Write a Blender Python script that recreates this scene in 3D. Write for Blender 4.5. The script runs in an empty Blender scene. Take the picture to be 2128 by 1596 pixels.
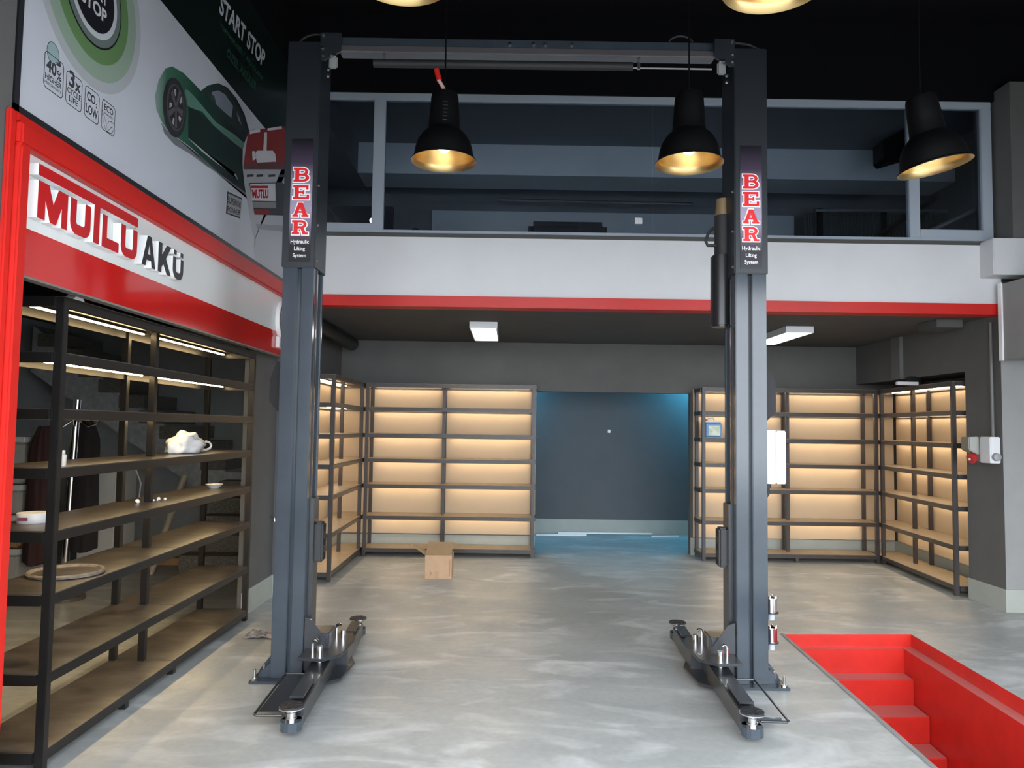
import bpy, bmesh, math, random
from mathutils import Vector, Matrix
random.seed(7)
scene = bpy.context.scene
COL = scene.collection
# ------------------------------------------------------------------ camera
F_PX, CAM_H = 1550.0, 1.65
PITCH, ROLL, YAW = math.radians(3.3), math.radians(0.8), math.radians(0.2)
fw = Vector((math.sin(YAW)*math.cos(PITCH), math.cos(YAW)*math.cos(PITCH), math.sin(PITCH)))
r0 = Vector((math.cos(YAW), -math.sin(YAW), 0)); u0 = r0.cross(fw)
rt = r0*math.cos(ROLL)+u0*math.sin(ROLL); up = -r0*math.sin(ROLL)+u0*math.cos(ROLL)
CAM = Vector((0, 0, CAM_H))
cd = bpy.data.cameras.new('camera'); cam = bpy.data.objects.new('camera', cd); COL.objects.link(cam)
cd.sensor_fit = 'HORIZONTAL'; cd.sensor_width = 36.0; cd.lens = F_PX/2128.0*36.0; cd.clip_start = 0.05
cam.matrix_world = Matrix((( rt.x, up.x, -fw.x, CAM.x), (rt.y, up.y, -fw.y, CAM.y), (rt.z, up.z, -fw.z, CAM.z), (0, 0, 0, 1)))
scene.camera = cam
# ------------------------------------------------------------------ daylight and exposure
WORLD_STRENGTH = 9.2
w = bpy.data.worlds.new('overcast_sky'); scene.world = w; w.use_nodes = True
bg = w.node_tree.nodes['Background']; bg.inputs[0].default_value = (0.88, 0.935, 1.0, 1); bg.inputs[1].default_value = WORLD_STRENGTH
scene.view_settings.view_transform = 'Standard'; scene.view_settings.look = 'None'
scene.view_settings.exposure = 0.0; scene.view_settings.gamma = 1.0; scene.view_settings.use_curve_mapping = False
LED_SHELF, LED_PANEL, BULB, LED_LEFT = 31.0, 9.0, 9.0, 40.0

def ray(x, y): return fw + rt*((x-1064)/F_PX) - up*((y-798)/F_PX)
def at_x(x, y, X): d = ray(x, y); return CAM + d*(X/d.x)
def at_y(x, y, Y): d = ray(x, y); return CAM + d*(Y/d.y)
def at_z(x, y, z=0.0): d = ray(x, y); return CAM + d*((z-CAM_H)/d.z)
# ------------------------------------------------------------------ materials
MATS = {}
def mat(name, col, rough=0.5, metal=0.0, var=0.0, scale=8.0, bump=0.0, emit=None, estr=0.0, col2=None, spec=0.5, stretch=None, coat=0.0, detail=5.0):
    if name in MATS: return MATS[name]
    m = bpy.data.materials.new(name); m.use_nodes = True; MATS[name] = m
    nt = m.node_tree; b = nt.nodes['Principled BSDF']
    c = (*col, 1)
    b.inputs['Base Color'].default_value = c; b.inputs['Roughness'].default_value = rough; b.inputs['Metallic'].default_value = metal
    b.inputs['Specular IOR Level'].default_value = spec; b.inputs['Coat Weight'].default_value = coat
    if emit: b.inputs['Emission Color'].default_value = (*emit, 1); b.inputs['Emission Strength'].default_value = estr
    if var > 0 or bump > 0 or col2:
        tc = nt.nodes.new('ShaderNodeTexCoord'); n = nt.nodes.new('ShaderNodeTexNoise')
        n.inputs['Scale'].default_value = scale; n.inputs['Detail'].default_value = detail; n.inputs['Roughness'].default_value = 0.62
        if stretch:
            mp = nt.nodes.new('ShaderNodeMapping'); mp.inputs['Scale'].default_value = stretch
            nt.links.new(tc.outputs['Object'], mp.inputs[0]); nt.links.new(mp.outputs[0], n.inputs['Vector'])
        else: nt.links.new(tc.outputs['Object'], n.inputs['Vector'])
        if var > 0 or col2:
            r = nt.nodes.new('ShaderNodeValToRGB'); e = r.color_ramp.elements
            e[0].position, e[1].position = 0.32, 0.70
            e[0].color = (*[max(0, v*(1-var)) for v in col], 1)
            e[1].color = (*(col2 if col2 else [min(1, v*(1+var)) for v in col]), 1)
            nt.links.new(n.outputs['Fac'], r.inputs[0]); nt.links.new(r.outputs[0], b.inputs['Base Color'])
        if bump > 0:
            bp = nt.nodes.new('ShaderNodeBump'); bp.inputs['Strength'].default_value = bump; bp.inputs['Distance'].default_value = 0.01
            nt.links.new(n.outputs['Fac'], bp.inputs['Height']); nt.links.new(bp.outputs[0], b.inputs['Normal'])
    return m
def emat(name, col, s):
    if name in MATS: return MATS[name]
    m = bpy.data.materials.new(name); m.use_nodes = True; MATS[name] = m
    nt = m.node_tree; nt.nodes.remove(nt.nodes['Principled BSDF'])
    e = nt.nodes.new('ShaderNodeEmission'); e.inputs[0].default_value = (*col, 1); e.inputs[1].default_value = s
    nt.links.new(e.outputs[0], nt.nodes['Material Output'].inputs[0]); return m
def floor_mat():
    m = mat('floor_epoxy', (0.40, 0.415, 0.39), 0.42)
    nt = m.node_tree; b = nt.nodes['Principled BSDF']; L = nt.links.new
    tc = nt.nodes.new('ShaderNodeTexCoord')
    def noise(s, d, st=(1, 1, 1), dist=0.0):
        mp = nt.nodes.new('ShaderNodeMapping'); mp.inputs['Scale'].default_value = st; L(tc.outputs['Object'], mp.inputs[0])
        n = nt.nodes.new('ShaderNodeTexNoise'); n.inputs['Scale'].default_value = s; n.inputs['Detail'].default_value = d
        n.inputs['Distortion'].default_value = dist; L(mp.outputs[0], n.inputs['Vector']); return n
    def ramp(n, p0, c0, p1, c1):
        r = nt.nodes.new('ShaderNodeValToRGB'); e = r.color_ramp.elements
        e[0].position, e[0].color, e[1].position, e[1].color = p0, (*c0, 1), p1, (*c1, 1); L(n.outputs['Fac'], r.inputs[0]); return r
    base = ramp(noise(0.9, 6, (1, 1.6, 1), 0.6), 0.3, (0.335, 0.355, 0.35), 0.72, (0.435, 0.455, 0.45))
    dust = ramp(noise(1.7, 9, (0.7, 1.5, 1), 1.6), 0.50, (0, 0, 0), 0.70, (0.9, 0.9, 0.9))
    fine = ramp(noise(26, 4), 0.35, (0.94, 0.94, 0.94), 0.7, (1.04, 1.04, 1.04))
    mx = nt.nodes.new('ShaderNodeMix'); mx.data_type = 'RGBA'; L(dust.outputs[0], mx.inputs['Factor']); L(base.outputs[0], mx.inputs['A']); mx.inputs['B'].default_value = (0.59, 0.61, 0.615, 1)
    mu = nt.nodes.new('ShaderNodeMix'); mu.data_type = 'RGBA'; mu.blend_type = 'MULTIPLY'; mu.inputs['Factor'].default_value = 1
    L(mx.outputs['Result'], mu.inputs['A']); L(fine.outputs[0], mu.inputs['B']); L(mu.outputs['Result'], b.inputs['Base Color'])
    rr = ramp(noise(2.2, 6), 0.3, (0.33,)*3, 0.7, (0.55,)*3); L(rr.outputs[0], b.inputs['Roughness'])
    return m
def glass_mat(name, tint, refl=0.06, rough=0.0):
    m = bpy.data.materials.new(name); m.use_nodes = True; nt = m.node_tree; nt.nodes.remove(nt.nodes['Principled BSDF'])
    t = nt.nodes.new('ShaderNodeBsdfTransparent'); t.inputs[0].default_value = (*tint, 1)
    g = nt.nodes.new('ShaderNodeBsdfGlossy'); g.inputs['Roughness'].default_value = rough
    fr = nt.nodes.new('ShaderNodeFresnel'); fr.inputs[0].default_value = 1.45
    mx = nt.nodes.new('ShaderNodeMixShader'); nt.links.new(fr.outputs[0], mx.inputs[0]); nt.links.new(t.outputs[0], mx.inputs[1]); nt.links.new(g.outputs[0], mx.inputs[2])
    nt.links.new(mx.outputs[0], nt.nodes['Material Output'].inputs[0]); MATS[name] = m; return m
FLOOR = floor_mat()
BASEB = mat('baseboard_paint', (0.36, 0.38, 0.34), 0.5, var=0.06, scale=4)
WGREY = mat('wall_dark_grey', (0.105, 0.104, 0.10), 0.75, var=0.08, scale=3)
WMID = mat('wall_mid_grey', (0.27, 0.27, 0.265), 0.75, var=0.06, scale=3)
WBLACK = mat('wall_black', (0.0035, 0.0035, 0.005), 0.9, spec=0.15)
SOFF = mat('soffit_grey', (0.075, 0.073, 0.07), 0.8, var=0.08, scale=3)
WWHITE = mat('fascia_white', (0.66, 0.67, 0.68), 0.55, var=0.03, scale=2)
RED = mat('red_paint', (0.56, 0.014, 0.009), 0.42, var=0.06, scale=3)
REDG = mat('red_gloss_panel', (0.55, 0.010, 0.008), 0.12, var=0.05, scale=1.5, coat=0.3)
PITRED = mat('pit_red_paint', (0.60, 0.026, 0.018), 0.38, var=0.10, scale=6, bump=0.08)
SIGNW = mat('sign_white', (0.70, 0.72, 0.71), 0.28, var=0.02, scale=2)
ACRYL = mat('acrylic_white', (0.85, 0.86, 0.86), 0.3)
LETRED = mat('letter_red', (0.52, 0.010, 0.012), 0.3)
LETBLK = mat('letter_black', (0.022, 0.022, 0.026), 0.35)
BLKMETAL = mat('black_steel', (0.0075, 0.007, 0.007), 0.38, var=0.25, scale=10)
DUSTY = mat('dusty_steel_shelf', (0.05, 0.041, 0.033), 0.33, var=0.3, scale=5, col2=(0.115, 0.10, 0.085), stretch=(1, 2, 1))
BRONZE = mat('brown_steel', (0.048, 0.040, 0.038), 0.38, var=0.15, scale=10)
BOARD = mat('tan_shelf_board', (0.33, 0.25, 0.16), 0.45, var=0.12, scale=5)
BEIGE = mat('beige_back_panel', (0.50, 0.39, 0.27), 0.7, var=0.03, scale=2)
LIFT = mat('lift_blue_grey_paint', (0.042, 0.054, 0.068), 0.15, var=0.10, scale=3)
LIFTD = mat('lift_dark_paint', (0.022, 0.025, 0.030), 0.34, var=0.15, scale=6, coat=0.2)
RUBBER = mat('black_rubber', (0.02, 0.02, 0.022), 0.6)
CHROME = mat('chrome', (0.75, 0.75, 0.76), 0.16, 1.0)
ZINC = mat('zinc_bolt', (0.62, 0.62, 0.62), 0.28, 1.0)
LAMPBLK = mat('lamp_black', (0.0022, 0.0022, 0.0026), 0.5, spec=0.2)
LAMPGOLD = mat('lamp_gold_inside', (0.62, 0.44, 0.20), 0.34, 1.0)
WHITEP = mat('white_plastic', (0.68, 0.69, 0.71), 0.35)
GREYP = mat('grey_plastic', (0.30, 0.31, 0.31), 0.4)
ALU = mat('white_aluminium_frame', (0.36, 0.41, 0.47), 0.35)
CONC = mat('grey_concrete_stair', (0.52, 0.54, 0.54), 0.85, var=0.2, scale=14, bump=0.2)
STONE = mat('stone_tread', (0.20, 0.19, 0.165), 0.7, var=0.5, scale=60, bump=0.2)
CARD = mat('cardboard', (0.55, 0.36, 0.22), 0.75, var=0.06, scale=9)
CARDD = mat('cardboard_inner', (0.40, 0.27, 0.15), 0.8, var=0.06, scale=9)
GLASS = glass_mat('window_glass', (0.84, 0.88, 0.92))
CLEAR = glass_mat('clear_plastic', (0.75, 0.76, 0.76), rough=0.1)
WARM = emat('warm_led', (1.0, 0.79, 0.53), LED_SHELF)
WARML = emat('warm_led_tube', (1.0, 0.72, 0.36), LED_LEFT)
PANELE = emat('led_panel_light', (1.0, 0.99, 0.95), LED_PANEL)
# ------------------------------------------------------------------ mesh building
def root_loc(o):
    v = Vector((0, 0, 0))
    while o: v += o.location; o = o.parent
    return v
class MB:
    def __init__(self): self.v = []; self.f = []; self.m = []
    def add(self, vs, fs, mi=0):
        n = len(self.v); self.v += [Vector(p) for p in vs]; self.f += [tuple(i+n for i in f) for f in fs]; self.m += [mi]*len(fs); return self
    def box(self, x0, x1, y0, y1, z0, z1, mi=0):
        p = [(x, y, z) for z in (z0, z1) for y in (y0, y1) for x in (x0, x1)]
        return self.add(p, [(0, 2, 3, 1), (4, 5, 7, 6), (0, 1, 5, 4), (2, 6, 7, 3), (0, 4, 6, 2), (1, 3, 7, 5)], mi)
    def obox(self, o, a, b, c, mi=0):
        o, a, b, c = map(Vector, (o, a, b, c))
        p = [o+a*i+b*j+c*k for k in (0, 1) for j in (0, 1) for i in (0, 1)]
        return self.add(p, [(0, 2, 3, 1), (4, 5, 7, 6), (0, 1, 5, 4), (2, 6, 7, 3), (0, 4, 6, 2), (1, 3, 7, 5)], mi)
    def prism(self, poly, vec, mi=0, mi_side=None, mi_back=None):
        n = len(poly); vec = Vector(vec); P = [Vector(p) for p in poly]; ms = mi if mi_side is None else mi_side
        s = len(self.v); self.v += P+[p+vec for p in P]
        self.f.append(tuple(s+i for i in range(n))); self.m.append(ms if mi_back is None else mi_back)
        self.f.append(tuple(s+n+i for i in reversed(range(n)))); self.m.append(mi)
        for i in range(n): j = (i+1) % n; self.f.append((s+i, s+n+i, s+n+j, s+j)); self.m.append(ms)
        return self
    def flat(self, poly, mi=0):
        s = len(self.v); self.v += [Vector(p) for p in poly]; self.f.append(tuple(range(s, s+len(poly)))); self.m.append(mi); return self
    def tube(self, path, r, seg=10, mi=0, cap=True):
        P = [Vector(p) for p in path]; R = r if isinstance(r, (list, tuple)) else [r]*len(P); s = len(self.v); n = len(P)
        t0 = (P[1]-P[0]).normalized(); a = t0.orthogonal().normalized()
        for i in range(n):
            t = ((P[min(i+1, n-1)]-P[max(i-1, 0)])).normalized(); a = (a-t*a.dot(t)).normalized(); b = t.cross(a)
            for k in range(seg): q = 2*math.pi*k/seg; self.v.append(P[i]+(a*math.cos(q)+b*math.sin(q))*R[i])
        for i in range(n-1):
            for k in range(seg): k2 = (k+1) % seg; self.f.append((s+i*seg+k, s+i*seg+k2, s+(i+1)*seg+k2, s+(i+1)*seg+k)); self.m.append(mi)
        if cap:
            self.f.append(tuple(s+k for k in reversed(range(seg)))); self.m.append(mi)
            self.f.append(tuple(s+(n-1)*seg+k for k in range(seg))); self.m.append(mi)
        return self
    def lathe(self, prof, o, axis=(0, 0, 1), seg=32, mi=0):
        o = Vector(o); t = Vector(axis).normalized(); a = t.orthogonal().normalized(); b = t.cross(a); s = len(self.v); n = len(prof)
        for (r, h) in prof:
            for k in range(seg): q = 2*math.pi*k/seg; self.v.append(o+t*h+(a*math.cos(q)+b*math.sin(q))*max(r, 1e-4))
        for i in range(n-1):
            for k in range(seg): k2 = (k+1) % seg; self.f.append((s+i*seg+k, s+i*seg+k2, s+(i+1)*seg+k2, s+(i+1)*seg+k)); self.m.append(mi)
        return self
    def build(self, name, mats, parent=None, bevel=0.0, smooth=False, seg=2, recentre=True):
        me = bpy.data.meshes.new(name); o = bpy.data.objects.new(name, me); COL.objects.link(o)
        off = Vector((0, 0, 0))
        if parent: o.parent = parent; off = root_loc(parent)
        elif recentre:
            lo = [min(p[i] for p in self.v) for i in range(3)]; hi = [max(p[i] for p in self.v) for i in range(3)]
            off = Vector(((lo[0]+hi[0])/2, (lo[1]+hi[1])/2, lo[2])); o.location = off
        me.from_pydata([p-off for p in self.v], [], self.f)
        for m in (mats if isinstance(mats, (list, tuple)) else [mats]): me.materials.append(m)
        for p, i in zip(me.polygons, self.m): p.material_index = i
        bm = bmesh.new(); bm.from_mesh(me); bmesh.ops.recalc_face_normals(bm, faces=bm.faces)
        if bevel > 0:
            es = [e for e in bm.edges if len(e.link_faces) == 2 and e.calc_face_angle(0) > 0.6]
            bmesh.ops.bevel(bm, geom=es, offset=bevel, segments=seg, affect='EDGES', clamp_overlap=True)
        bm.to_mesh(me); bm.free()
        if smooth:
            for p in me.polygons: p.use_smooth = True
            try: me.set_sharp_from_angle(angle=math.radians(42))
            except Exception: pass
        return o
def tag(o, label=None, cat=None, group=None, kind=None):
    if label: o['label'] = label
    if cat: o['category'] = cat
    if group: o['group'] = group
    if kind: o['kind'] = kind
    return o
def thing(name, loc, label, cat, group=None):
    o = bpy.data.objects.new(name, None); o.empty_display_size = 0.1; COL.objects.link(o); o.location = loc
    return tag(o, label, cat, group)
def struct(name, mb, mats, label=None, bevel=0.0, parent=None):
    o = mb.build(name, mats, parent, bevel)
    if not parent: tag(o, label, None, None, 'structure')
    return o
# ------------------------------------------------------------------ lettering
_tc = {}
def text2d(s, bold=0.0):
    k = (s, bold)
    if k in _tc: return _tc[k]
    cu = bpy.data.curves.new('lettering', 'FONT'); cu.body = s; cu.offset = bold; cu.resolution_u = 4; cu.align_x = 'LEFT'
    ob = bpy.data.objects.new('lettering', cu); COL.objects.link(ob); bpy.context.view_layer.update()
    dg = bpy.context.evaluated_depsgraph_get(); me = bpy.data.meshes.new_from_object(ob.evaluated_get(dg))
    V = [(v.co.x, v.co.y) for v in me.vertices]; Fc = [tuple(p.vertices) for p in me.polygons]
    bpy.data.objects.remove(ob); bpy.data.curves.remove(cu); bpy.data.meshes.remove(me)
    xs = [p[0] for p in V]; ys = [p[1] for p in V]; x0, x1, y0, y1 = min(xs), max(xs), min(ys), max(ys)
    _tc[k] = ([((x-x0)/(x1-x0), (y-y0)/(y1-y0)) for x, y in V], Fc, (x1-x0)/(y1-y0)); return _tc[k]
def text_on(s, quad, bold=0.0):
    """quad: four 3D points TL, TR, BR, BL"""
    V, Fc, a = text2d(s, bold); TL, TR, BR, BL = [Vector(q) for q in quad]; mb = MB()
    mb.add([(BL*(1-x)+BR*x)*(1-y)+(TL*(1-x)+TR*x)*y for x, y in V], Fc); return mb
# ================================================================== SETTING
X0, X1, YF, YB, ZC = -6.4, 6.0, 1.0, 9.95, 5.6
MEZ = 7.0
PTL, PTR = Vector((2.243, 6.157, 0)), Vector((3.32, 6.208, 0))
PNY = 2.2
PBL = Vector((2.243-0.052*(6.157-PNY), PNY, 0)); PBR = Vector((3.32-0.064*(6.208-PNY), PNY, 0))
fl = MB()
o4 = [(X0, YF-0.2, 0), (X1, YF-0.2, 0), (X1, 12.2, 0), (X0, 12.2, 0)]
i4 = [PBL, PBR, PTR, PTL]
fl.add(list(o4)+i4, [(0, 1, 5, 4), (1, 2, 6, 5), (2, 3, 7, 6), (3, 0, 4, 7)])
fl.add([p-Vector((0, 0, 0.10)) for p in i4]+i4, [(3, 7, 4, 0)])
struct('floor', fl, FLOOR, 'grey-green epoxy workshop floor with pale dusty smears')
struct('pavement', MB().box(-14, 14, -14, YF-0.2, -0.12, 0.0), mat('pavement_grey', (0.28, 0.28, 0.27), 0.8, var=0.1), 'grey pavement outside the shop front')
struct('ceiling', MB().box(X0-0.2, X1+0.2, YF, 12.2, ZC, ZC+0.1), WBLACK, 'black ceiling over the lift bay')
struct('wall_front', MB().box(X0, X1+0.2, YF-0.2, YF, 3.35, ZC), WMID, 'lintel wall above the open shop front')
struct('wall_right', MB().box(X1, X1+0.2, YF, 7.2, 0, ZC), WMID, 'grey side wall by the inspection pit')
# left wall: near pier, header above the sign, back part under the mezzanine
wl = MB(); wl.box(-2.3, -2.10, YF, 3.06, 0, ZC); wl.box(-2.3, -2.14, 3.06, 7.0, 2.32, ZC); wl.box(-2.285, -2.25, 6.43, 7.24, 0, 2.32)
wl.box(-2.33, -2.25, 7.24, YB, 0, 2.80); wl.box(-2.33, -2.14, 7.24, 7.42, 0, 2.80)
struct('wall_left', wl, WGREY, 'dark grey wall behind the red sign and side shelves')
struct('wall_left_upper', MB().box(-2.139, -2.13, 3.06, 7.0, 5.03, ZC), WBLACK, 'black wall strip above the big poster')
# storage room behind the left shelf
st = MB(); st.box(X0-0.1, X0, 2.9, 11.0, 0, 3.0); st.box(X0, -2.3, 2.8, 2.9, 0, 3.0); st.box(X0, -2.25, 10.6, 10.7, 0, 3.0)
struct('wall_storage', st, mat('storage_wall', (0.50, 0.53, 0.54), 0.8, var=0.08, scale=3), 'dark grey walls of the store behind the shelf')
struct('ceiling_storage', MB().box(X0, -2.61, 2.9, 10.6, 3.0, 3.1), WBLACK, 'black ceiling of the store behind the shelf')
# mezzanine slab / fascia
struct('mezzanine_fascia', MB().box(-2.14, 4.66, MEZ, MEZ+0.14, 2.875, 3.44), WWHITE, 'white fascia band of the mezzanine')
struct('trim_1', MB().box(-2.14, 4.67, MEZ-0.03, MEZ+0.16, 2.772, 2.875), RED, 'red trim strip along the mezzanine bottom edge', 0.004)
struct('trim_2', MB().box(-2.14, 4.58, MEZ-0.015, MEZ+0.2, 3.44, 3.475), SOFF, 'dark grey sill strip under the mezzanine windows')
struct('ceiling_soffit', MB().box(-2.4, 5.4, MEZ+0.14, YB+0.1, 2.78, 2.95), SOFF, 'dark grey soffit under the mezzanine')
struct('mezzanine_floor', MB().box(-2.6, 5.8, MEZ+0.14, 11.8, 2.95, 3.30), SOFF, 'mezzanine floor slab')
struct('wall_above_windows', MB().box(-2.14, X1, MEZ-0.02, MEZ+0.16, 4.84, ZC), WBLACK, 'black wall above the mezzanine windows')
# right side
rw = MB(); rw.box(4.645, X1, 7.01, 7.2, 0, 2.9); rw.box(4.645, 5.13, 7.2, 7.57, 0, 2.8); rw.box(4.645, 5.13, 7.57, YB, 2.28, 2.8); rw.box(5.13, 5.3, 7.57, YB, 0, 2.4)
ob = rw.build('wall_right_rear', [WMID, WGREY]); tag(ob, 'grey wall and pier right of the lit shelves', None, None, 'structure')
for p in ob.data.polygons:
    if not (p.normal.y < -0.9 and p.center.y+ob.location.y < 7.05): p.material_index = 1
struct('beam_right', MB().box(4.59, 5.6, 3.6, 6.92, 2.335, 3.05), WMID, 'grey beam box along the right wall', 0.006)
struct('trim_3', MB().box(4.575, 4.59, 6.88, 6.93, 2.33, 3.06), ACRYL, 'pale end strip of the grey beam')
struct('ledge_white', MB().box(4.46, X1, 6.80, MEZ+0.01, 3.12, 3.462), WWHITE, 'white ledge block at the end of the fascia', 0.006)
struct('pillar_right', MB().box(4.62, X1, 6.76, 7.3, 3.462, 4.93), WGREY, 'dark grey pillar beside the mezzanine windows')
# back wall with opening to the alcove
OX0, OX1, OZ = 0.36, 2.42, 2.13
bw = MB(); bw.box(-2.4, OX0, YB, YB+0.12, 0, 2.80); bw.box(OX1, 5.3, YB, YB+0.12, 0, 2.80); bw.box(OX0, OX1, YB, YB+0.12, OZ, 2.80)
struct('wall_back', bw, WGREY, 'dark grey back wall with an opening between lit shelves')
aw = MB(); aw.box(-1.2, 4.3, 11.77, 11.9, 0, 2.6); aw.box(-1.3, -1.2, YB+0.12, 11.9, 0, 2.6); aw.box(4.3, 4.4, YB+0.12, 11.9, 0, 2.6)
struct('wall_alcove', aw, mat('alcove_wall', (0.095, 0.097, 0.102), 0.7, var=0.06, scale=2), 'grey wall of the alcove behind the shelves')
struct('ceiling_alcove', MB().box(-1.3, 4.4, YB+0.12, 11.9, 2.6, 2.7), SOFF, 'alcove ceiling')
# baseboards
struct('baseboard_alcove', MB().box(-1.2, 4.3, 11.745, 11.77, 0, 0.225), BASEB, 'pale green-grey skirting in the alcove')
bb = MB(); bb.box(-2.25, OX0, YB-0.012, YB, 0, 0.22); bb.box(OX1, 5.13, YB-0.012, YB, 0, 0.22)
struct('baseboard_back', bb, BASEB, 'pale skirting behind the back shelves')
bb = MB(); bb.box(-2.25, -2.238, 6.43, 7.24, 0, 0.21); bb.box(-2.14, -2.128, 7.228, 7.42, 0, 0.21); bb.box(-2.25, -2.128, 7.228, 7.24, 0, 0.21); bb.box(-2.25, -2.238, 7.42, YB, 0, 0.22); bb.box(-2.10, -2.09, YF, 3.02, 0, 0.21)
struct('baseboard_left', bb, BASEB, 'pale skirting along the left wall')
bb = MB(); bb.box(4.633, X1, 6.998, 7.01, 0, 0.205); bb.box(4.633, 4.645, 7.01, 7.57, 0, 0.205); bb.box(5.118, 5.13, 7.57, YB, 0, 0.22)
struct('baseboard_right', bb, BASEB, 'pale skirting along the right pier')
# ---------------------------------------------------------------- inspection pit
nt = PITRED.node_tree; b = nt.nodes['Principled BSDF']; src = b.inputs['Base Color'].links[0].from_socket   # treads and ledge painted paler, for dust and their glossy sheen
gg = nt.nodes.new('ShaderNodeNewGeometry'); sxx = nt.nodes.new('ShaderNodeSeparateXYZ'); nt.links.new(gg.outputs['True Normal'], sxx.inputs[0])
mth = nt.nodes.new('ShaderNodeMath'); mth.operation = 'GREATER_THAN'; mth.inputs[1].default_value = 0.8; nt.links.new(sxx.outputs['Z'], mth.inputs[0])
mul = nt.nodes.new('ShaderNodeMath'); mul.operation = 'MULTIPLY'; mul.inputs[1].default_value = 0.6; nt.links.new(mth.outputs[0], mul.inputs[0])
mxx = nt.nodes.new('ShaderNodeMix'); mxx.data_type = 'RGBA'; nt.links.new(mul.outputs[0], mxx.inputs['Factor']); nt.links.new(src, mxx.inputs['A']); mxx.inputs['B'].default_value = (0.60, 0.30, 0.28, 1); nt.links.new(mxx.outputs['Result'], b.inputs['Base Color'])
pit = thing('inspection_pit', (2.7, 4.2, 0), 'red painted inspection pit with steps beside the lift', 'inspection pit')
pit['kind'] = 'structure'; del pit['category']
PD = -1.6; LED_Z = -0.10; LW = 0.09
ex = (PTR-PTL).normalized(); ey = Vector((-ex.y, ex.x, 0)); el = (PBL-PTL).normalized(); er = (PBR-PTR).normalized()
def down(p, z): return Vector((p.x, p.y, z))
m = MB()
iR = PTR-ex*LW+er*0.06; iL = PTL+er*0.06; nR = PBR-ex*LW
m.add([down(PTL, 0), down(PTR, 0), down(PTR, LED_Z), down(PTL, LED_Z)], [(0, 1, 2, 3)])
m.add([down(PTR, 0), down(PBR, 0), down(PBR, LED_Z), down(PTR, LED_Z)], [(0, 1, 2, 3)])
m.add([down(PTR, LED_Z), down(PBR, LED_Z), down(nR, LED_Z), down(iR, LED_Z)], [(0, 1, 2, 3)])
m.add([down(PTL, LED_Z), down(PTR, LED_Z), down(iR, LED_Z), down(iL, LED_Z)], [(0, 1, 2, 3)])
m.add([down(iR, LED_Z), down(nR, LED_Z), down(nR, PD), down(iR, PD)], [(0, 1, 2, 3)])
m.add([down(iL, LED_Z), down(iR, LED_Z), down(iR, PD), down(iL, PD)], [(0, 1, 2, 3)])
m.add([down(PTL, -0.1), down(PBL, -0.1), down(PBL, PD), down(PTL, PD)], [(0, 1, 2, 3)])
m.add([down(PBL, 0), down(PBR, 0), down(PBR, PD), down(PBL, PD)], [(0, 1, 2, 3)])
m.add([down(PTL, PD), down(PTR, PD), down(PBR, PD), down(PBL, PD)], [(0, 1, 2, 3)])
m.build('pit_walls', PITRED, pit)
wid = (iR-iL).length
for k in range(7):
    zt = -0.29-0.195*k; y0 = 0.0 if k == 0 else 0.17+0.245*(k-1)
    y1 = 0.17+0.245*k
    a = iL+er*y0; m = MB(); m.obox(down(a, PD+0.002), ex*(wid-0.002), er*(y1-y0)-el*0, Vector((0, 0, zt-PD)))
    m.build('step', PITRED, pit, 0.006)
EDGE = mat('pit_edge_steel', (0.25, 0.255, 0.26), 0.5, var=0.15, scale=8)
m = MB(); pe = Vector((0.016, 0, 0))
m.prism([PTL+pe*0-Vector((0.012, 0, 0)), PBL-Vector((0.012, 0, 0)), PBL+pe, PTL+pe], (0, 0, 0.006)); m.prism([down(PTL, -0.1)+pe*0.2, down(PBL, -0.1)+pe*0.2, down(PBL, -0.1)+pe, down(PTL, -0.1)+pe], (0, 0, 0.104))
m.build('edge_strip', EDGE, pit)
# ---------------------------------------------------------------- mezzanine windows
win = MB(); ZB, ZT = 3.478, 4.84
wo = thing('window_1', (1.2, MEZ+0.05, ZB), 'white aluminium framed window band of the mezzanine office', None); wo['kind'] = 'structure'
def fr(x0, x1, z0, z1, n='window_frame'): MB().box(x0, x1, MEZ+0.0, MEZ+0.07, z0, z1).build(n, ALU, wo, 0.004)
fr(-2.13, 4.60, ZT-0.065, ZT); fr(-2.13, 4.60, ZB, ZB+0.03)
for x0, x1 in ((-1.335, -1.225), (3.80, 3.90), (4.50, 4.60), (-2.13, -2.05)): fr(x0, x1, ZB+0.03, ZT-0.065, 'mullion')
fr(-2.05, -1.335, ZB+0.03, ZB+0.09); fr(3.90, 4.50, ZB+0.03, ZB+0.11)
for x0, x1 in ((-2.05, -1.335), (-1.225, 1.345), (1.349, 3.80), (3.90, 4.50)):
    MB().box(x0, x1, MEZ+0.03, MEZ+0.036, ZB+0.03, ZT-0.065).build('pane', GLASS, wo)
sp = at_y(1327, 459, MEZ+0.028); MB().box(sp.x-0.035, sp.x+0.035, MEZ+0.0265, MEZ+0.029, sp.z-0.03, sp.z+0.03).build('sticker', WHITEP, wo)
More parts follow.
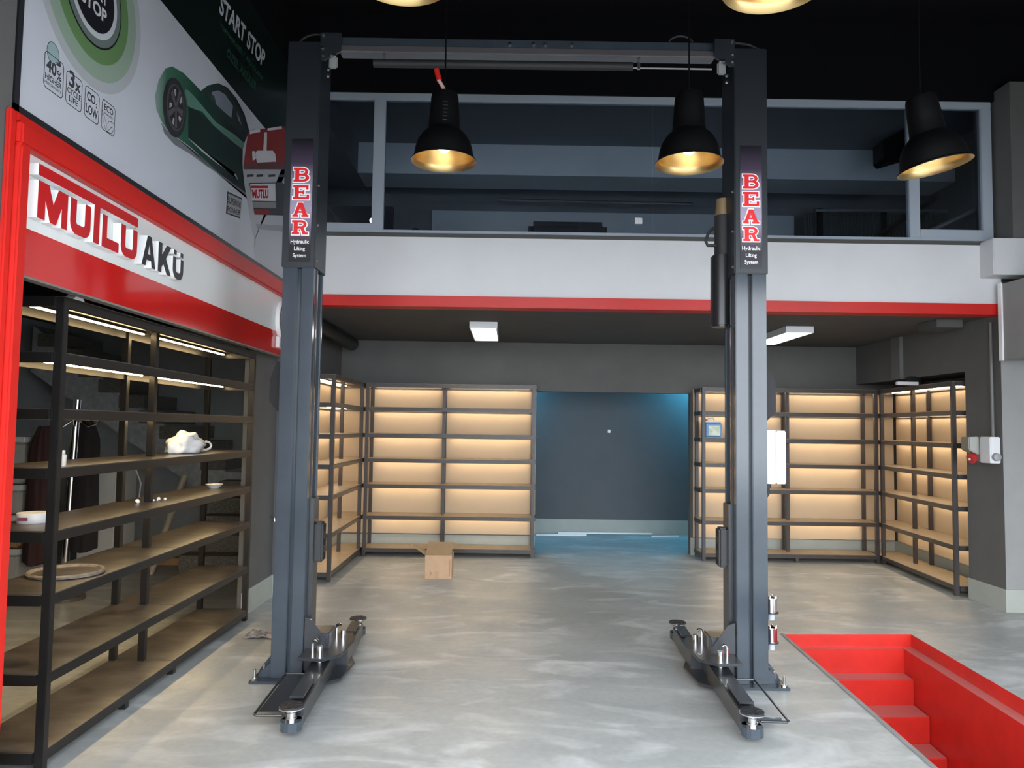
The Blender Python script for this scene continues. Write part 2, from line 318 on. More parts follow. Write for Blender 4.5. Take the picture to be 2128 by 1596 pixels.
# office room behind the glass
UP = mat('office_wall', (0.58, 0.62, 0.66), 0.8, var=0.04, scale=2)
UPD = mat('office_wall_dark', (0.20, 0.21, 0.225), 0.8, var=0.04, scale=2)
m = MB(); m.box(-2.7, -2.6, MEZ+0.16, 10.3, 3.3, 5.2); m.box(-2.6, 5.9, 10.2, 10.3, 3.3, 5.2); m.box(5.8, 5.9, 7.3, 10.3, 3.3, 5.2)
struct('wall_office', m, UPD, 'grey walls of the mezzanine office')
struct('ceiling_office', MB().box(-2.7, 5.9, MEZ+0.16, 10.3, 5.12, 5.2), UPD, 'grey ceiling of the mezzanine office')
struct('office_beam', MB().box(-1.9, 5.45, 9.0, 9.55, 4.74, 5.12), UP, 'pale beam across the office ceiling')
struct('office_beam_side', MB().box(-2.6, -1.9, 7.3, 9.55, 4.74, 5.12), UPD, 'grey side beam of the office')
struct('office_rear_panel', MB().box(-1.1, 3.9, 10.14, 10.2, 3.3, 4.62), UP, 'paler rear panel of the office')
MB_ = MB().tube([(-0.2, 9.75, 4.66), (2.4, 9.75, 4.64)], 0.018); tag(MB_.build('cable_conduit', ZINC), 'thin ribbed conduit across the office', 'conduit')
ch = thing('office_chair', (0.55, 7.75, 3.30), 'black padded office chair behind the mezzanine glass', 'chair')
LEATH = mat('black_leather', (0.012, 0.012, 0.014), 0.4, bump=0.1, scale=12)
MB().box(0.17, 0.97, 7.42, 7.62, 3.62-0.22, 3.74).build('backrest', LEATH, ch, 0.05, True, 4)
MB().box(0.11, 1.04, 7.40, 7.95, 3.36, 3.58).build('seat', LEATH, ch, 0.05, True, 4)
MB().box(0.3, 0.85, 7.5, 7.9, 3.30, 3.36).build('base', LEATH, ch)
mo = thing('computer_monitor', (-1.45, 7.5, 3.30), 'dark computer monitor with a white fruit emblem, seen from behind', 'monitor')
MB().box(-1.92, -1.20, 7.46, 7.50, 3.44, 3.87).build('screen_back', mat('monitor_back', (0.03, 0.032, 0.036), 0.3), mo, 0.01)
MB().box(-1.62, -1.50, 7.48, 7.60, 3.30, 3.45).build('stand', GREYP, mo, 0.005)
# emblem: apple outline with leaf
lc = at_y(774, 458, 7.455); ap = []
for k in range(40):
    t = 2*math.pi*k/40; r = 0.030*(1+0.10*math.cos(2*t-math.pi)*0.6); x = r*math.sin(t)*0.98; z = r*math.cos(t)
    if abs(x) < 0.012: z -= 0.006*(1-abs(x)/0.012)*(1 if z > 0 else -0.6)
    d = math.hypot(x-0.038, z-0.004)
    if d < 0.017: x = 0.038-math.sqrt(max(0, 0.017**2-(z-0.004)**2))
    ap.append((lc.x+x, 7.4585, lc.z+z))
m = MB(); m.flat(ap); m.flat([(lc.x+0.002, 7.4585, lc.z+0.03), (lc.x+0.004, 7.4585, lc.z+0.042), (lc.x+0.014, 7.4585, lc.z+0.052), (lc.x+0.013, 7.4585, lc.z+0.04)])
m.build('emblem', emat('screen_emblem', (0.9, 0.95, 1.0), 2.5), mo)
s0 = at_y(733, 470, 7.3); pp = thing('desk_speaker', (s0.x, 7.3, 3.30), 'small black rounded desk speaker by the monitor', 'speaker')
MB().lathe([(0.001, 0), (0.055, 0.0), (0.06, 0.05), (0.06, 0.28), (0.052, 0.315), (0.03, 0.33), (0.001, 0.332)], (s0.x, 7.3, 3.30), seg=24).build('body', mat('speaker_black', (0.006, 0.006, 0.008), 0.4), pp, smooth=True)
MB().lathe([(0.001, 0.004), (0.006, 0.003), (0.007, 0)], (s0.x, 7.239, 3.53), (0, -1, 0), 12).build('badge', ZINC, pp)
m = MB(); m.box(-1.16, -0.82, 7.20, 7.34, 3.30, 3.535); o = m.build('desk_clutter', mat('dark_brown_box', (0.035, 0.022, 0.02), 0.6), None, 0.01); tag(o, 'low dark box on the office window ledge', 'box')
o = MB().lathe([(0.001, 0), (0.035, 0), (0.035, 0.05), (0.02, 0.06), (0.001, 0.06)], (-0.95, 7.27, 3.535), seg=16).build('black_cap', LAMPBLK, smooth=True); tag(o, 'black round cap lying on the low dark box', 'cap')
# corrugated panels and rail at the right of the office
cp = thing('corrugated_partition', (4.4, 9.0, 3.30), 'corrugated dark metal partition with a sloping rail in the office', 'partition')
m = MB(); n = 56
for k in range(n):
    x = 3.9+k*0.034; m.box(x, x+0.017, 9.75+0.0, 9.775, 3.30, 4.55)
m.box(3.9, 5.8, 9.775, 9.79, 3.30, 4.55); o = m.build('corrugated_sheet', mat('dark_sheet', (0.12, 0.14, 0.14), 0.4, 0.4), cp); o['kind'] = 'stuff'
for x in (4.05, 4.9): MB().box(x, x+0.06, 9.70, 9.75, 3.30, 4.6).build('post', BLKMETAL, cp)
MB().tube([(3.75, 9.6, 3.42), (5.6, 8.6, 4.35)], 0.035, 10).build('rail', mat('galvanised_rail', (0.45, 0.50, 0.55), 0.35, 0.7), cp, smooth=True)
MB().tube([(3.6, 9.69, 3.36), (5.6, 9.69, 4.75)], 0.04, 8).build('dark_rail', BLKMETAL, cp, smooth=True)
MB().tube([(4.0, 9.68, 4.56), (5.75, 9.68, 4.58)], 0.022, 8).build('top_rail', mat('galvanised_rail', (0.4, 0.4, 0.4)), cp, smooth=True)
q = at_y(1862, 300, 8.2)
o = MB().prism([(q.x-0.14, 8.2, q.z-0.16), (q.x-0.10, 8.2, q.z-0.2), (q.x+0.22, 8.2, q.z-0.1), (q.x+0.22, 8.2, q.z+0.26), (q.x-0.14, 8.2, q.z+0.05)], (0, 0.25, 0)).build('wall_speaker', LAMPBLK, None, 0.005); tag(o, 'black angular wall speaker high in the office', 'speaker')
# ---------------------------------------------------------------- staircase in the store
sc = thing('staircase', (-3.6, 9.0, 0), 'grey concrete staircase turning up behind the store shelf', 'staircase')
for k in range(5):
    m = MB(); m.box(-3.62, -2.42, 8.33+0.27*k, 8.33+0.27*(k+1), 0, 0.185*(k+1)); o = m.build('step', STONE, sc, 0.008)
m = MB(); m.box(-3.62, -2.42, 9.68, 10.58, 0, 1.02); m.build('landing', CONC, sc)
for k in range(9):
    x1 = -3.62-0.27*k; z1 = 1.02+0.195*(k+1); m = MB(); m.box(x1-0.33, x1, 9.62, 10.58, z1-0.17, z1); m.build('step', STONE, sc, 0.005)
m = MB(); y0 = 9.66; m.prism([(-3.62, y0, 0.55), (-3.62, y0, 1.02), (-6.2, y0, 1.02+0.195*9.55), (-6.2, y0, 2.28)], (0, 0.9, 0)); m.build('stringer', CONC, sc)
# ================================================================== SIGN, POSTER
sg = thing('shop_sign', (-2.08, 5.0, 2.25), 'long red and white shop sign board with raised red and black lettering', 'sign')
MB().box(-2.139, -2.095, 3.126, 6.99, 2.478, 2.81).build('white_panel', SIGNW, sg)
MB().box(-2.139, -2.095, 3.126, 6.99, 2.272, 2.478).build('red_panel', REDG, sg)
MB().box(-2.139, -2.09, 3.126, 6.99, 2.262, 2.272).build('edge_strip', mat('edge_alu', (0.35, 0.34, 0.31), 0.35, 0.6), sg)
m = MB(); m.box(-2.139, -2.05, 3.062, 6.99, 2.805, 2.90); m.box(-2.139, -2.075, 3.062, 6.99, 2.90, 2.945); m.build('top_frame', RED, sg, 0.008)
m = MB(); m.box(-2.30, -2.05, 3.062, 3.125, 0.235, 2.805); m.box(-2.10, -2.075, 3.02, 3.062, 0.235, 2.945); struct('trim_4', m, RED, 'red upright frame at the near end of the sign and shelf', 0.008)
LX0, LX1 = -2.094, -2.05
def letter(polys, face, name='letter'):
    m = MB()
    for p in polys: m.prism([(LX0, y, z) for y, z in p], (LX1-LX0, 0, 0), 0, 1, 1)
    return m.build(name, [face, ACRYL], sg)
b0, b1 = 2.526, 2.69
letter([[(3.182, b0), (3.182, b1), (3.259, b1), (3.293, 2.612), (3.327, b1), (3.400, b1), (3.400, b0), (3.355, b0), (3.355, 2.612), (3.318, b0), (3.272, b0), (3.236, 2.612), (3.236, b0)]], LETRED)
def ushape(y0, y1, s, r, zt=b1):
    out, inn = [], []
    for k in range(7): t = math.pi/2*k/6; out.append((y0+r-r*math.cos(t), b0+r-r*math.sin(t)))
    for k in range(7): t = math.pi/2*k/6; out.append((y1-r+r*math.sin(t), b0+r-r*math.cos(t)))
    q = max(r-s, 0.012)
    for k in range(5): t = math.pi/2*k/4; inn.append((y1-s-q+q*math.cos(t), b0+s+q-q*math.sin(t)))
    for k in range(5): t = math.pi/2*k/4; inn.append((y0+s+q-q*math.sin(t), b0+s+q-q*math.cos(t)))
    return [(y0, zt)]+out+[(y1, zt), (y1-s, zt)]+inn+[(y0+s, zt)]
letter([ushape(3.421, 3.590, 0.050, 0.055)], LETRED)
letter([[(3.179, 2.712), (3.179, 2.762), (4.045, 2.762), (4.045, 2.712), (3.669, 2.712), (3.669, b0), (3.617, b0), (3.617, 2.712)]], LETRED)
letter([[(3.693, b0), (3.693, b1), (3.739, b1), (3.739, 2.578), (3.855, 2.578), (3.855, b0)]], LETRED)
letter([ushape(3.873, 4.045, 0.048, 0.055)], LETRED)
t1 = 2.700
letter([[(4.102, b0), (4.158, t1), (4.206, t1), (4.262, b0), (4.216, b0), (4.205, 2.564), (4.159, 2.564), (4.148, b0)][:5]+[(4.207, 2.562), (4.157, 2.562), (4.146, b0)]], LETBLK)
letter([[(4.291, b0), (4.291, t1), (4.338, t1), (4.338, 2.632), (4.394, t1), (4.452, t1), (4.390, 2.618), (4.460, b0), (4.404, b0), (4.357, 2.580), (4.338, 2.558), (4.338, b0)]], LETBLK)
letter([ushape(4.480, 4.626, 0.042, 0.060, 2.658), [(4.487, 2.672), (4.487, 2.700), (4.527, 2.700), (4.527, 2.672)], [(4.578, 2.672), (4.578, 2.700), (4.618, 2.700), (4.618, 2.672)]], LETBLK)
# counter of the A: white triangle on the face
MB().flat([(LX1+0.0005, 4.167, 2.596), (LX1+0.0005, 4.197, 2.596), (LX1+0.0005, 4.182, 2.650)]).build('letter_counter', SIGNW, sg)
m = MB(); ring = lambda cy, cz, ro, ri, n=24: [[(LX0+0.006, cy+ro*math.cos(a), cz+ro*math.sin(a)), (LX0+0.006, cy+ro*math.cos(b), cz+ro*math.sin(b)), (LX0+0.006, cy+ri*math.cos(b), cz+ri*math.sin(b)), (LX0+0.006, cy+ri*math.cos(a), cz+ri*math.sin(a))] for a, b in [(2*math.pi*k/n, 2*math.pi*(k+1)/n) for k in range(n)]]
for qd in ring(4.085, 2.737, 0.018, 0.014): m.flat(qd)
m.build('trademark_ring', LETRED, sg); text_on('R', [(LX0+0.006, 4.078, 2.746), (LX0+0.006, 4.092, 2.746), (LX0+0.006, 4.092, 2.728), (LX0+0.006, 4.078, 2.728)], 0.02).build('trademark_letter', LETRED, sg)
# round plaque at the far end of the sign
pl = thing('round_plaque', (-2.07, 6.83, 2.36), 'round black and white plaque at the far end of the red sign', 'plaque')
def disc_x(X, cy, cz, r, th, n=40): return MB().prism([(X, cy+r*math.cos(2*math.pi*k/n), cz+r*math.sin(2*math.pi*k/n)) for k in range(n)], (th, 0, 0))
PY, PZ = 6.80, 2.59
disc_x(-2.094, PY, PZ, 0.19, 0.035).build('disc', ACRYL, pl); disc_x(-2.058, PY, PZ, 0.172, 0.002).build('black_ring', LETBLK, pl); disc_x(-2.055, PY, PZ, 0.158, 0.002).build('silver_ring', mat('silver_print', (0.55, 0.56, 0.57), 0.3), pl); disc_x(-2.052, PY, PZ, 0.135, 0.002).build('black_centre', LETBLK, pl)
for s_, dz in (('START', 0.03), ('STOP', -0.05)):
    text_on(s_, [(-2.048, PY-0.1, PZ+dz+0.05), (-2.048, PY+0.1, PZ+dz+0.05), (-2.048, PY+0.1, PZ+dz-0.01), (-2.048, PY-0.1, PZ+dz-0.01)], 0.02).build('lettering', ACRYL, pl)
MB().box(-2.094, -2.062, 6.64, 6.97, 2.33, 2.43).build('plate', ACRYL, pl, 0.004); MB().box(-2.062, -2.060, 6.66, 6.96, 2.34, 2.42).build('plate_print', mat('plate_print', (0.45, 0.46, 0.43), 0.4), pl)
# ---- poster
PXW = -2.12
po = thing('wall_poster', (PXW, 5.0, 2.95), 'large white and dark green battery poster with a green car above the red sign', 'poster')
POSTW = mat('poster_white', (0.52, 0.545, 0.60), 0.45, var=0.04, scale=1.2); POSTG = mat('poster_dark_green', (0.004, 0.014, 0.011), 0.4, var=0.3, scale=1)
INK = mat('print_ink', (0.05, 0.055, 0.065), 0.5)
MB().box(-2.139, PXW, 3.115, 6.99, 2.985, 5.03).build('board', POSTW, po)
m = MB(); m.box(-2.139, PXW+0.012, 3.085, 3.118, 2.95, 5.03); m.box(-2.139, PXW+0.012, 3.085, 6.99, 2.95, 2.99); m.build('border', LETBLK, po)
def wp(x, y, lay): return at_x(x, y, PXW+0.0006*lay)
def printp(pts, name, mt, lay): m = MB(); m.flat([wp(x, y, lay) for x, y in pts]); return m.build(name, mt, po)
def printc(cy, cz, ro, mt, lay, name='print', ri=0.0, ay=1.0, n=48):
    m = MB(); X = PXW+0.0006*lay
    if ri <= 0: m.flat([(X, cy+ro*ay*math.cos(2*math.pi*k/n), min(5.02, cz+ro*math.sin(2*math.pi*k/n))) for k in range(n)])
    else:
        for k in range(n):
            a, b = 2*math.pi*k/n, 2*math.pi*(k+1)/n
            m.flat([(X, cy+ro*ay*math.cos(a), cz+ro*math.sin(a)), (X, cy+ro*ay*math.cos(b), cz+ro*math.sin(b)), (X, cy+ri*ay*math.cos(b), cz+ri*math.sin(b)), (X, cy+ri*ay*math.cos(a), cz+ri*math.sin(a))])
    return m.build(name, mt, po)
def printt(s, quad, mt, lay, bold=0.02, name='lettering'): return text_on(s, [wp(x, y, lay) for x, y in quad], bold).build(name, mt, po)
MB().flat([(PXW+0.0006, 3.12, 4.17), (PXW+0.0006, 6.99, 4.17), (PXW+0.0006, 6.99, 5.03), (PXW+0.0006, 3.12, 5.03)]).build('dark_green_field', POSTG, po)
BY, BZ = 3.645, 3.80
gm = lambda n, c: mat(n, c, 0.45)
printc(BY, BZ, 0.475, gm('halo_grey', (0.40, 0.43, 0.45)), 2, 'halo'); printc(BY, BZ, 0.42, gm('halo_pale_green', (0.27, 0.36, 0.28)), 3, 'halo'); printc(BY, BZ, 0.335, gm('halo_green', (0.12, 0.23, 0.09)), 4, 'halo')
printc(BY, BZ, 0.262, gm('button_black', (0.012, 0.014, 0.016)), 5, 'button'); printc(BY, BZ, 0.252, gm('button_green_grey', (0.14, 0.18, 0.17)), 6, 'button_ring'); printc(BY, BZ, 0.215, gm('button_silver', (0.55, 0.58, 0.62)), 7, 'button_ring'); printc(BY, BZ, 0.185, gm('button_centre', (0.012, 0.012, 0.018)), 8, 'button_centre')
PW = gm('print_pale', (0.62, 0.64, 0.66))
for s_, z in (('START', 3.79), ('STOP', 3.70)):
    X = PXW+0.006; text_on(s_, [(X, BY-0.115, z+0.07), (X, BY+0.115, z+0.07), (X, BY+0.115, z), (X, BY-0.115, z)], 0.03).build('lettering', PW, po)
# four small icons in rounded frames
def icon(y0, y1, z0, z1, gap=None):
    X = PXW+0.0012; m = MB(); r = 0.022; pts = []
    for cy, cz, a0 in ((y1-r, z1-r, 0), (y0+r, z1-r, 90), (y0+r, z0+r, 180), (y1-r, z0+r, 270)):
        for k in range(6): a = math.radians(a0+18*k); pts.append((cy, cz, a, r))
    n = len(pts); t = 0.0045
    for k in range(n):
        c, d = pts[k], pts[(k+1) % n]
        f = lambda p, rr: (X, p[0]+rr*math.cos(p[2]), p[1]+rr*math.sin(p[2]))
        m.flat([f(c, r), f(d, r), f(d, r-t), f(c, r-t)])
    return m.build('icon_frame', INK, po)
def itext(s, y0, y1, z0, z1, bold=0.02, mt=None): X = PXW+0.0018; return text_on(s, [(X, y0, z1), (X, y1, z1), (X, y1, z0), (X, y0, z0)], bold).build('lettering', mt or INK, po)
icon(3.285, 3.432, 3.155, 3.325); itext('40', 3.30, 3.375, 3.235, 3.295, 0.03); itext('%', 3.380, 3.415, 3.230, 3.275); itext('HIGHER', 3.295, 3.418, 3.196, 3.224); itext('PERFORMANCE', 3.295, 3.418, 3.176, 3.188, 0)
printc(3.345, 3.335, 0.05, gm('icon_mint', (0.30, 0.42, 0.42)), 1, 'icon_arch', ay=0.9); printc(3.345, 3.335, 0.052, INK, 2, 'icon_arch_line', ri=0.048, ay=0.9)
printp([(116, 128), (121, 132), (125, 127), (127, 140), (120, 137)], 'icon_mark', INK, 3)
icon(3.452, 3.585, 3.155, 3.315); itext('3', 3.473, 3.520, 3.245, 3.325, 0.03); itext('x', 3.524, 3.570, 3.245, 3.285, 0.03); itext('CYCLE', 3.463, 3.575, 3.210, 3.238); itext('LIFE', 3.480, 3.553, 3.175, 3.202)
icon(3.608, 3.738, 3.155, 3.315); itext('CO', 3.626, 3.700, 3.245, 3.292, 0.03); itext('2', 3.704, 3.720, 3.235, 3.258); itext('LOW', 3.619, 3.727, 3.180, 3.228, 0.03)
icon(3.762, 3.892, 3.155, 3.315); itext('ECO', 3.783, 3.870, 3.262, 3.296, 0.02); itext('friendly', 3.785, 3.868, 3.238, 3.254, 0)
for pts in ([(3.765, 3.250), (3.79, 3.225), (3.815, 3.185), (3.822, 3.157)], [(3.765, 3.235), (3.782, 3.20), (3.80, 3.17), (3.82, 3.157)], [(3.815, 3.20), (3.84, 3.225), (3.888, 3.227)], [(3.822, 3.160), (3.86, 3.165), (3.88, 3.19), (3.888, 3.227)], [(3.822, 3.160), (3.85, 3.19), (3.87, 3.205)]):
    m = MB(); X = PXW+0.0018
    for (a, b), (c, d) in zip(pts, pts[1:]): m.flat([(X, a, b-0.002), (X, c, d-0.002), (X, c, d+0.002), (X, a, b+0.002)])
    m.build('icon_leaf_line', INK, po)
# START STOP headline on the dark field
printt('START STOP', [(460, -12), (552, 108), (548, 142), (455, 26)], gm('headline_white', (0.55, 0.57, 0.62)), 3, 0.03)
GRN = gm('headline_green', (0.03, 0.12, 0.08))
printt('TEKNOLOJİLİ ARAÇLARA', [(458, 43), (548, 157), (545, 172), (457, 58)], GRN, 3, 0.015); printt('ÖZEL AKÜLER', [(473, 95), (535, 170), (531, 191), (470, 116)], GRN, 3, 0.02)
# the printed car
def Z(p): return [(320+x/4.2, 120+y/4.2) for x, y in p]
BODY = bpy.data.materials.new('car_body_print'); BODY.use_nodes = True; nt = BODY.node_tree; b = nt.nodes['Principled BSDF']; b.inputs['Roughness'].default_value = 0.45
g = nt.nodes.new('ShaderNodeNewGeometry'); sx = nt.nodes.new('ShaderNodeSeparateXYZ'); mr = nt.nodes.new('ShaderNodeMapRange'); rp = nt.nodes.new('ShaderNodeValToRGB')
nt.links.new(g.outputs['Position'], sx.inputs[0]); nt.links.new(sx.outputs['Y'], mr.inputs['Value']); mr.inputs['From Min'].default_value = 4.25; mr.inputs['From Max'].default_value = 5.9
nt.links.new(mr.outputs[0], rp.inputs[0]); nt.links.new(rp.outputs[0], b.inputs['Base Color'])
e = rp.color_ramp.elements; e[0].color = (0.35, 0.42, 0.42, 1); e[1].color = (0.012, 0.016, 0.02, 1); e[1].position = 0.75; x_ = e.new(0.12); x_.color = (0.05, 0.16, 0.10, 1); x_ = e.new(0.42); x_.color = (0.008, 0.05, 0.032, 1)
printp(Z([(60, 560), (110, 625), (200, 700), (300, 775), (420, 885), (560, 1015), (700, 1120), (800, 1200), (822, 1240), (780, 1140), (640, 1060), (480, 960), (300, 830), (180, 760), (90, 660)]), 'car_shadow', gm('shadow_print', (0.16, 0.17, 0.19)), 2)
printp(Z([(40, 200), (100, 95), (160, 75), (260, 135), (350, 225), (410, 290), (470, 242), (560, 222), (640, 258), (720, 355), (790, 490), (832, 640), (790, 740), (775, 800), (772, 930), (800, 1180), (700, 1105), (560, 1000), (420, 870), (300, 765), (200, 695), (110, 620), (60, 545), (20, 450), (10, 330)]), 'car_body', BODY, 3)
printp(Z([(300, 430), (345, 440), (420, 500), (520, 600), (560, 640), (680, 740), (765, 830), (772, 930), (790, 1130), (700, 1060), (560, 940), (420, 800), (300, 700)]), 'car_door_shade', gm('car_black_green', (0.006, 0.02, 0.016)), 4)
printp(Z([(268, 275), (300, 285), (360, 345), (430, 430), (540, 560), (700, 670), (790, 745), (775, 800), (700, 745), (520, 590), (420, 470), (330, 440), (295, 420)]), 'car_fender_light', gm('car_highlight', (0.10, 0.22, 0.17)), 5)
printp(Z([(430, 310), (500, 265), (560, 252), (630, 285), (700, 375), (760, 490), (800, 640), (740, 640), (640, 560), (540, 440), (480, 370)]), 'car_window_surround', gm('car_trim_dark', (0.02, 0.03, 0.03)), 5)
printp(Z([(505, 300), (560, 285), (620, 320), (690, 420), (675, 525), (610, 470), (545, 410), (515, 370)]), 'car_window', gm('car_window_print', (0.20, 0.23, 0.28)), 6)
printp(Z([(720, 470), (745, 520), (765, 590), (735, 545)]), 'car_window', gm('car_window_print', (0.20, 0.23, 0.28)), 6)
printp(Z([(480, 320), (525, 330), (545, 400), (500, 370)]), 'car_mirror', gm('car_mirror_print', (0.03, 0.07, 0.05)), 7)
printp(Z([(300, 700), (420, 800), (560, 905), (690, 1010), (735, 1070), (715, 1010), (690, 1025), (560, 930), (420, 820), (302, 706)]), 'car_sill_line', gm('sill_silver', (0.40, 0.40, 0.38)), 6)
def wheel(cx, cy, rx, ry, tilt, mt, lay, name, ri=0.0):
    m = MB(); n = 40; f = lambda k, q: wp(320+(cx+q*(rx*math.cos(k)+tilt*math.sin(k)))/4.2, 120+(cy+q*ry*math.sin(k)+q*tilt*0.6*math.cos(k))/4.2, lay)
    m.flat([f(2*math.pi*k/n, 1) for k in range(n)]); m.build(name, mt, po)
TIRE = gm('tyre_print', (0.03, 0.03, 0.035)); RIM = gm('rim_print', (0.10, 0.09, 0.10)); RIML = gm('rim_light', (0.36, 0.36, 0.36))
wheel(180, 435, 102, 262, 12, TIRE, 6, 'tyre'); wheel(188, 435, 78, 208, 10, gm('tyre_wall', (0.075, 0.07, 0.075)), 7, 'tyre_wall'); wheel(192, 435, 66, 188, 10, TIRE, 8, 'rim_well')
for k in range(5):
    a = 2*math.pi*(k+0.25)/5; cx, cy = 192, 435
    p = lambda q, da: (cx+q*64*math.cos(a+da), cy+q*182*math.sin(a+da))
    printp(Z([p(0.12, -0.9), p(0.98, -0.16), p(0.98, 0.16), p(0.12, 0.9)]), 'rim_spoke', RIM, 9)
    printp(Z([p(0.55, 0.42), p(0.9, 0.30), p(0.9, 0.62), p(0.62, 0.66)]), 'rim_gap', RIML, 9)
# printed badge, battery
printp(Z([(640, 1165), (768, 1225), (752, 1405), (628, 1360)]), 'badge', INK, 2); printp(Z([(648, 1185), (768, 1240), (755, 1390), (638, 1352)]), 'badge_face', gm('badge_face', (0.33, 0.34, 0.36)), 3)
printt('SUPERIOR', [Z([(645, 1205)])[0], Z([(762, 1262)])[0], Z([(758, 1315)])[0], Z([(642, 1265)])[0]], INK, 4, 0.02); printt('POWER', [Z([(642, 1292)])[0], Z([(756, 1335)])[0], Z([(752, 1378)])[0], Z([(640, 1345)])[0]], INK, 4, 0.02)
BAT = gm('battery_grey_white', (0.42, 0.43, 0.46)); BRED = gm('battery_red', (0.25, 0.02, 0.018))
printp([(502, 350), (528, 500), (532, 560), (600, 590), (604, 300), (604, 340)], 'battery_case', BAT, 4)
printp([(506, 345), (512, 300), (517, 272), (588, 262), (602, 278), (604, 350)], 'battery_lid', BRED, 5)
printp([(519, 272), (540, 268), (541, 274), (519, 279)], 'battery_top', PW, 6); printp([(556, 267), (585, 262), (586, 268), (556, 272)], 'battery_top', PW, 6)
printp([(524, 314), (530, 314), (533, 330), (525, 334)], 'battery_post', PW, 6); printp([(530, 320), (534, 313), (567, 313), (572, 320), (574, 336), (534, 338)], 'battery_handle', PW, 6); printp([(549, 275), (555, 275), (554, 313), (547, 313)], 'battery_handle', PW, 6)
printp([(506, 342), (604, 338), (604, 352), (507, 352)], 'battery_rib', gm('battery_rib', (0.12, 0.05, 0.05)), 6)
for x in (513, 533, 558, 580): printp([(x, 363), (x+14, 362), (x+14, 367), (x, 368)], 'battery_slot', INK, 6)
printp([(518, 380), (586, 379), (592, 384), (592, 448), (529, 446)], 'battery_label', INK, 6)
printp([(520, 382), (572, 381), (573, 418), (524, 417)], 'battery_label_white', PW, 7); printp([(525, 419), (573, 420), (574, 433), (527, 432)], 'battery_label_grey', gm('label_grey', (0.25, 0.25, 0.25)), 7); printp([(527, 435), (560, 435), (560, 446), (529, 445)], 'battery_label_red', BRED, 7)
printp([(522, 386), (557, 386), (557, 391), (522, 391)], 'battery_logo_bar', LETRED, 8); printt('MUTLU', [(523, 394), (558, 394), (558, 412), (525, 412)], LETRED, 8, 0.05)
printp([(532, 465), (604, 470), (604, 483), (534, 476)], 'battery_base_band', gm('battery_band', (0.28, 0.28, 0.31)), 5)
# ================================================================== SHELVING
def unit(name, label, o, ud, vd, L, D, levels, bays, posts, cm, bm_, led, group, back=True, led_v=0.80, pw=0.042, rh=0.048, bext=(0.02, 0.02), feet=()):
    o, ud, vd = Vector(o), Vector(ud).normalized(), Vector(vd).normalized(); Z_ = Vector((0, 0, 1))
    t = thing(name, o+ud*L/2+vd*D/2, label, 'shelf', group)
    def bx(n, u0, u1, v0, v1, z0, z1, mt, par=t, bev=0.0):
        m = MB(); m.obox(o+ud*u0+vd*v0+Z_*z0, ud*(u1-u0), vd*(v1-v0), Z_*(z1-z0)); return m.build(n, mt, par, bev)
    zt = levels[0]+rh/2
    for u, v in posts: bx('post', u-pw/2, u+pw/2, v, v+pw, 0.0, zt, cm, t, 0.003)
    for u in feet: bx('foot', u-pw/2, u+pw/2, 0.01, 0.05, 0.0, levels[-1]-rh/2, cm)
    for i, z in enumerate(levels):
        bx('rail', pw/2, L-pw/2, 0.002, 0.030, z-rh/2, z+rh/2, cm, t, 0.002); bx('rail', pw/2, L-pw/2, D-0.03, D-0.004, z-rh/2, z+rh/2, cm)
        for u in (0, L): bx('end_rail', u-0.014, u+0.014, pw, D-pw, z-rh/2, z+rh/2, cm)
        for a, b in zip(bays, bays[1:]):
            s = bx('shelf_board', a+0.003, b-0.003, 0.004, D-0.004, z+rh/2-0.006, z+rh/2+0.003, bm_)
            if i < len(levels)-1 and led: 
                bx('led_strip', a+0.06, b-0.06, D*led_v-0.007, D*led_v+0.007, z-0.004, z+0.004, led, s)
                bx('led_holder', a+0.05, b-0.05, D*led_v-0.014, D*led_v+0.014, z+0.0045, z+rh/2-0.0065, cm, s)
    if back: bx('back_panel', -bext[0], L+bext[1], D+0.0, D+0.006, 0.235, zt, BEIGE)
    return t
LV = [2.16, 1.857, 1.522, 1.202, 0.877, 0.481, 0.075]
BG = 'lit shelving under the mezzanine'
unit('wall_shelf', 'wide lit steel shelf left of the alcove opening behind the cardboard box', (-1.83, 9.53, 0), (1, 0, 0), (0, 1, 0), 2.17, 0.39, LV, (0, 0.985, 2.17), [(0.021, 0), (2.149, 0), (0.021, 0.345), (2.149, 0.345), (0.985, 0.20), (0.985, 0.345)], BRONZE, BOARD, WARM, BG, bext=(0.395, 0.02))
unit('wall_shelf', 'narrow lit side shelf against the left wall behind the lift post', (-1.85, 7.93, 0), (0, 1, 0), (-1, 0, 0), 1.99, 0.38, LV, (0, 1.99), [(0.021, 0), (1.559, 0), (0.021, 0.335), (1.30, 0.19), (1.42, 0.335)], BRONZE, BOARD, WARM, BG)
unit('wall_shelf', 'wide lit steel shelf right of the alcove opening holding the blue canister', (2.455, 9.47, 0), (1, 0, 0), (0, 1, 0), 2.235, 0.40, LV, (0, 1.16, 2.235), [(0.021, 0), (2.214, 0), (0.021, 0.345), (2.214, 0.345), (1.16, 0.20), (1.16, 0.345)], BRONZE, BOARD, WARM, BG, bext=(0.02, 0.40), feet=(1.20,))
rdir = (Vector((4.56, 7.66, 0))-Vector((4.70, 9.45, 0))); 
unit('wall_shelf', 'lit side shelf in the niche beside the grey right pier', (4.56, 7.66, 0), -rdir, (0.997, -0.078, 0), 2.15, 0.36, LV, (0, 2.15), [(0.021, 0), (1.779, 0), (0.021, 0.315), (1.30, 0.17), (1.22, 0.315)], BRONZE, BOARD, WARM, BG)
LLV = [2.228, 1.955, 1.68, 1.395, 1.093, 0.795, 0.425, 0.065]
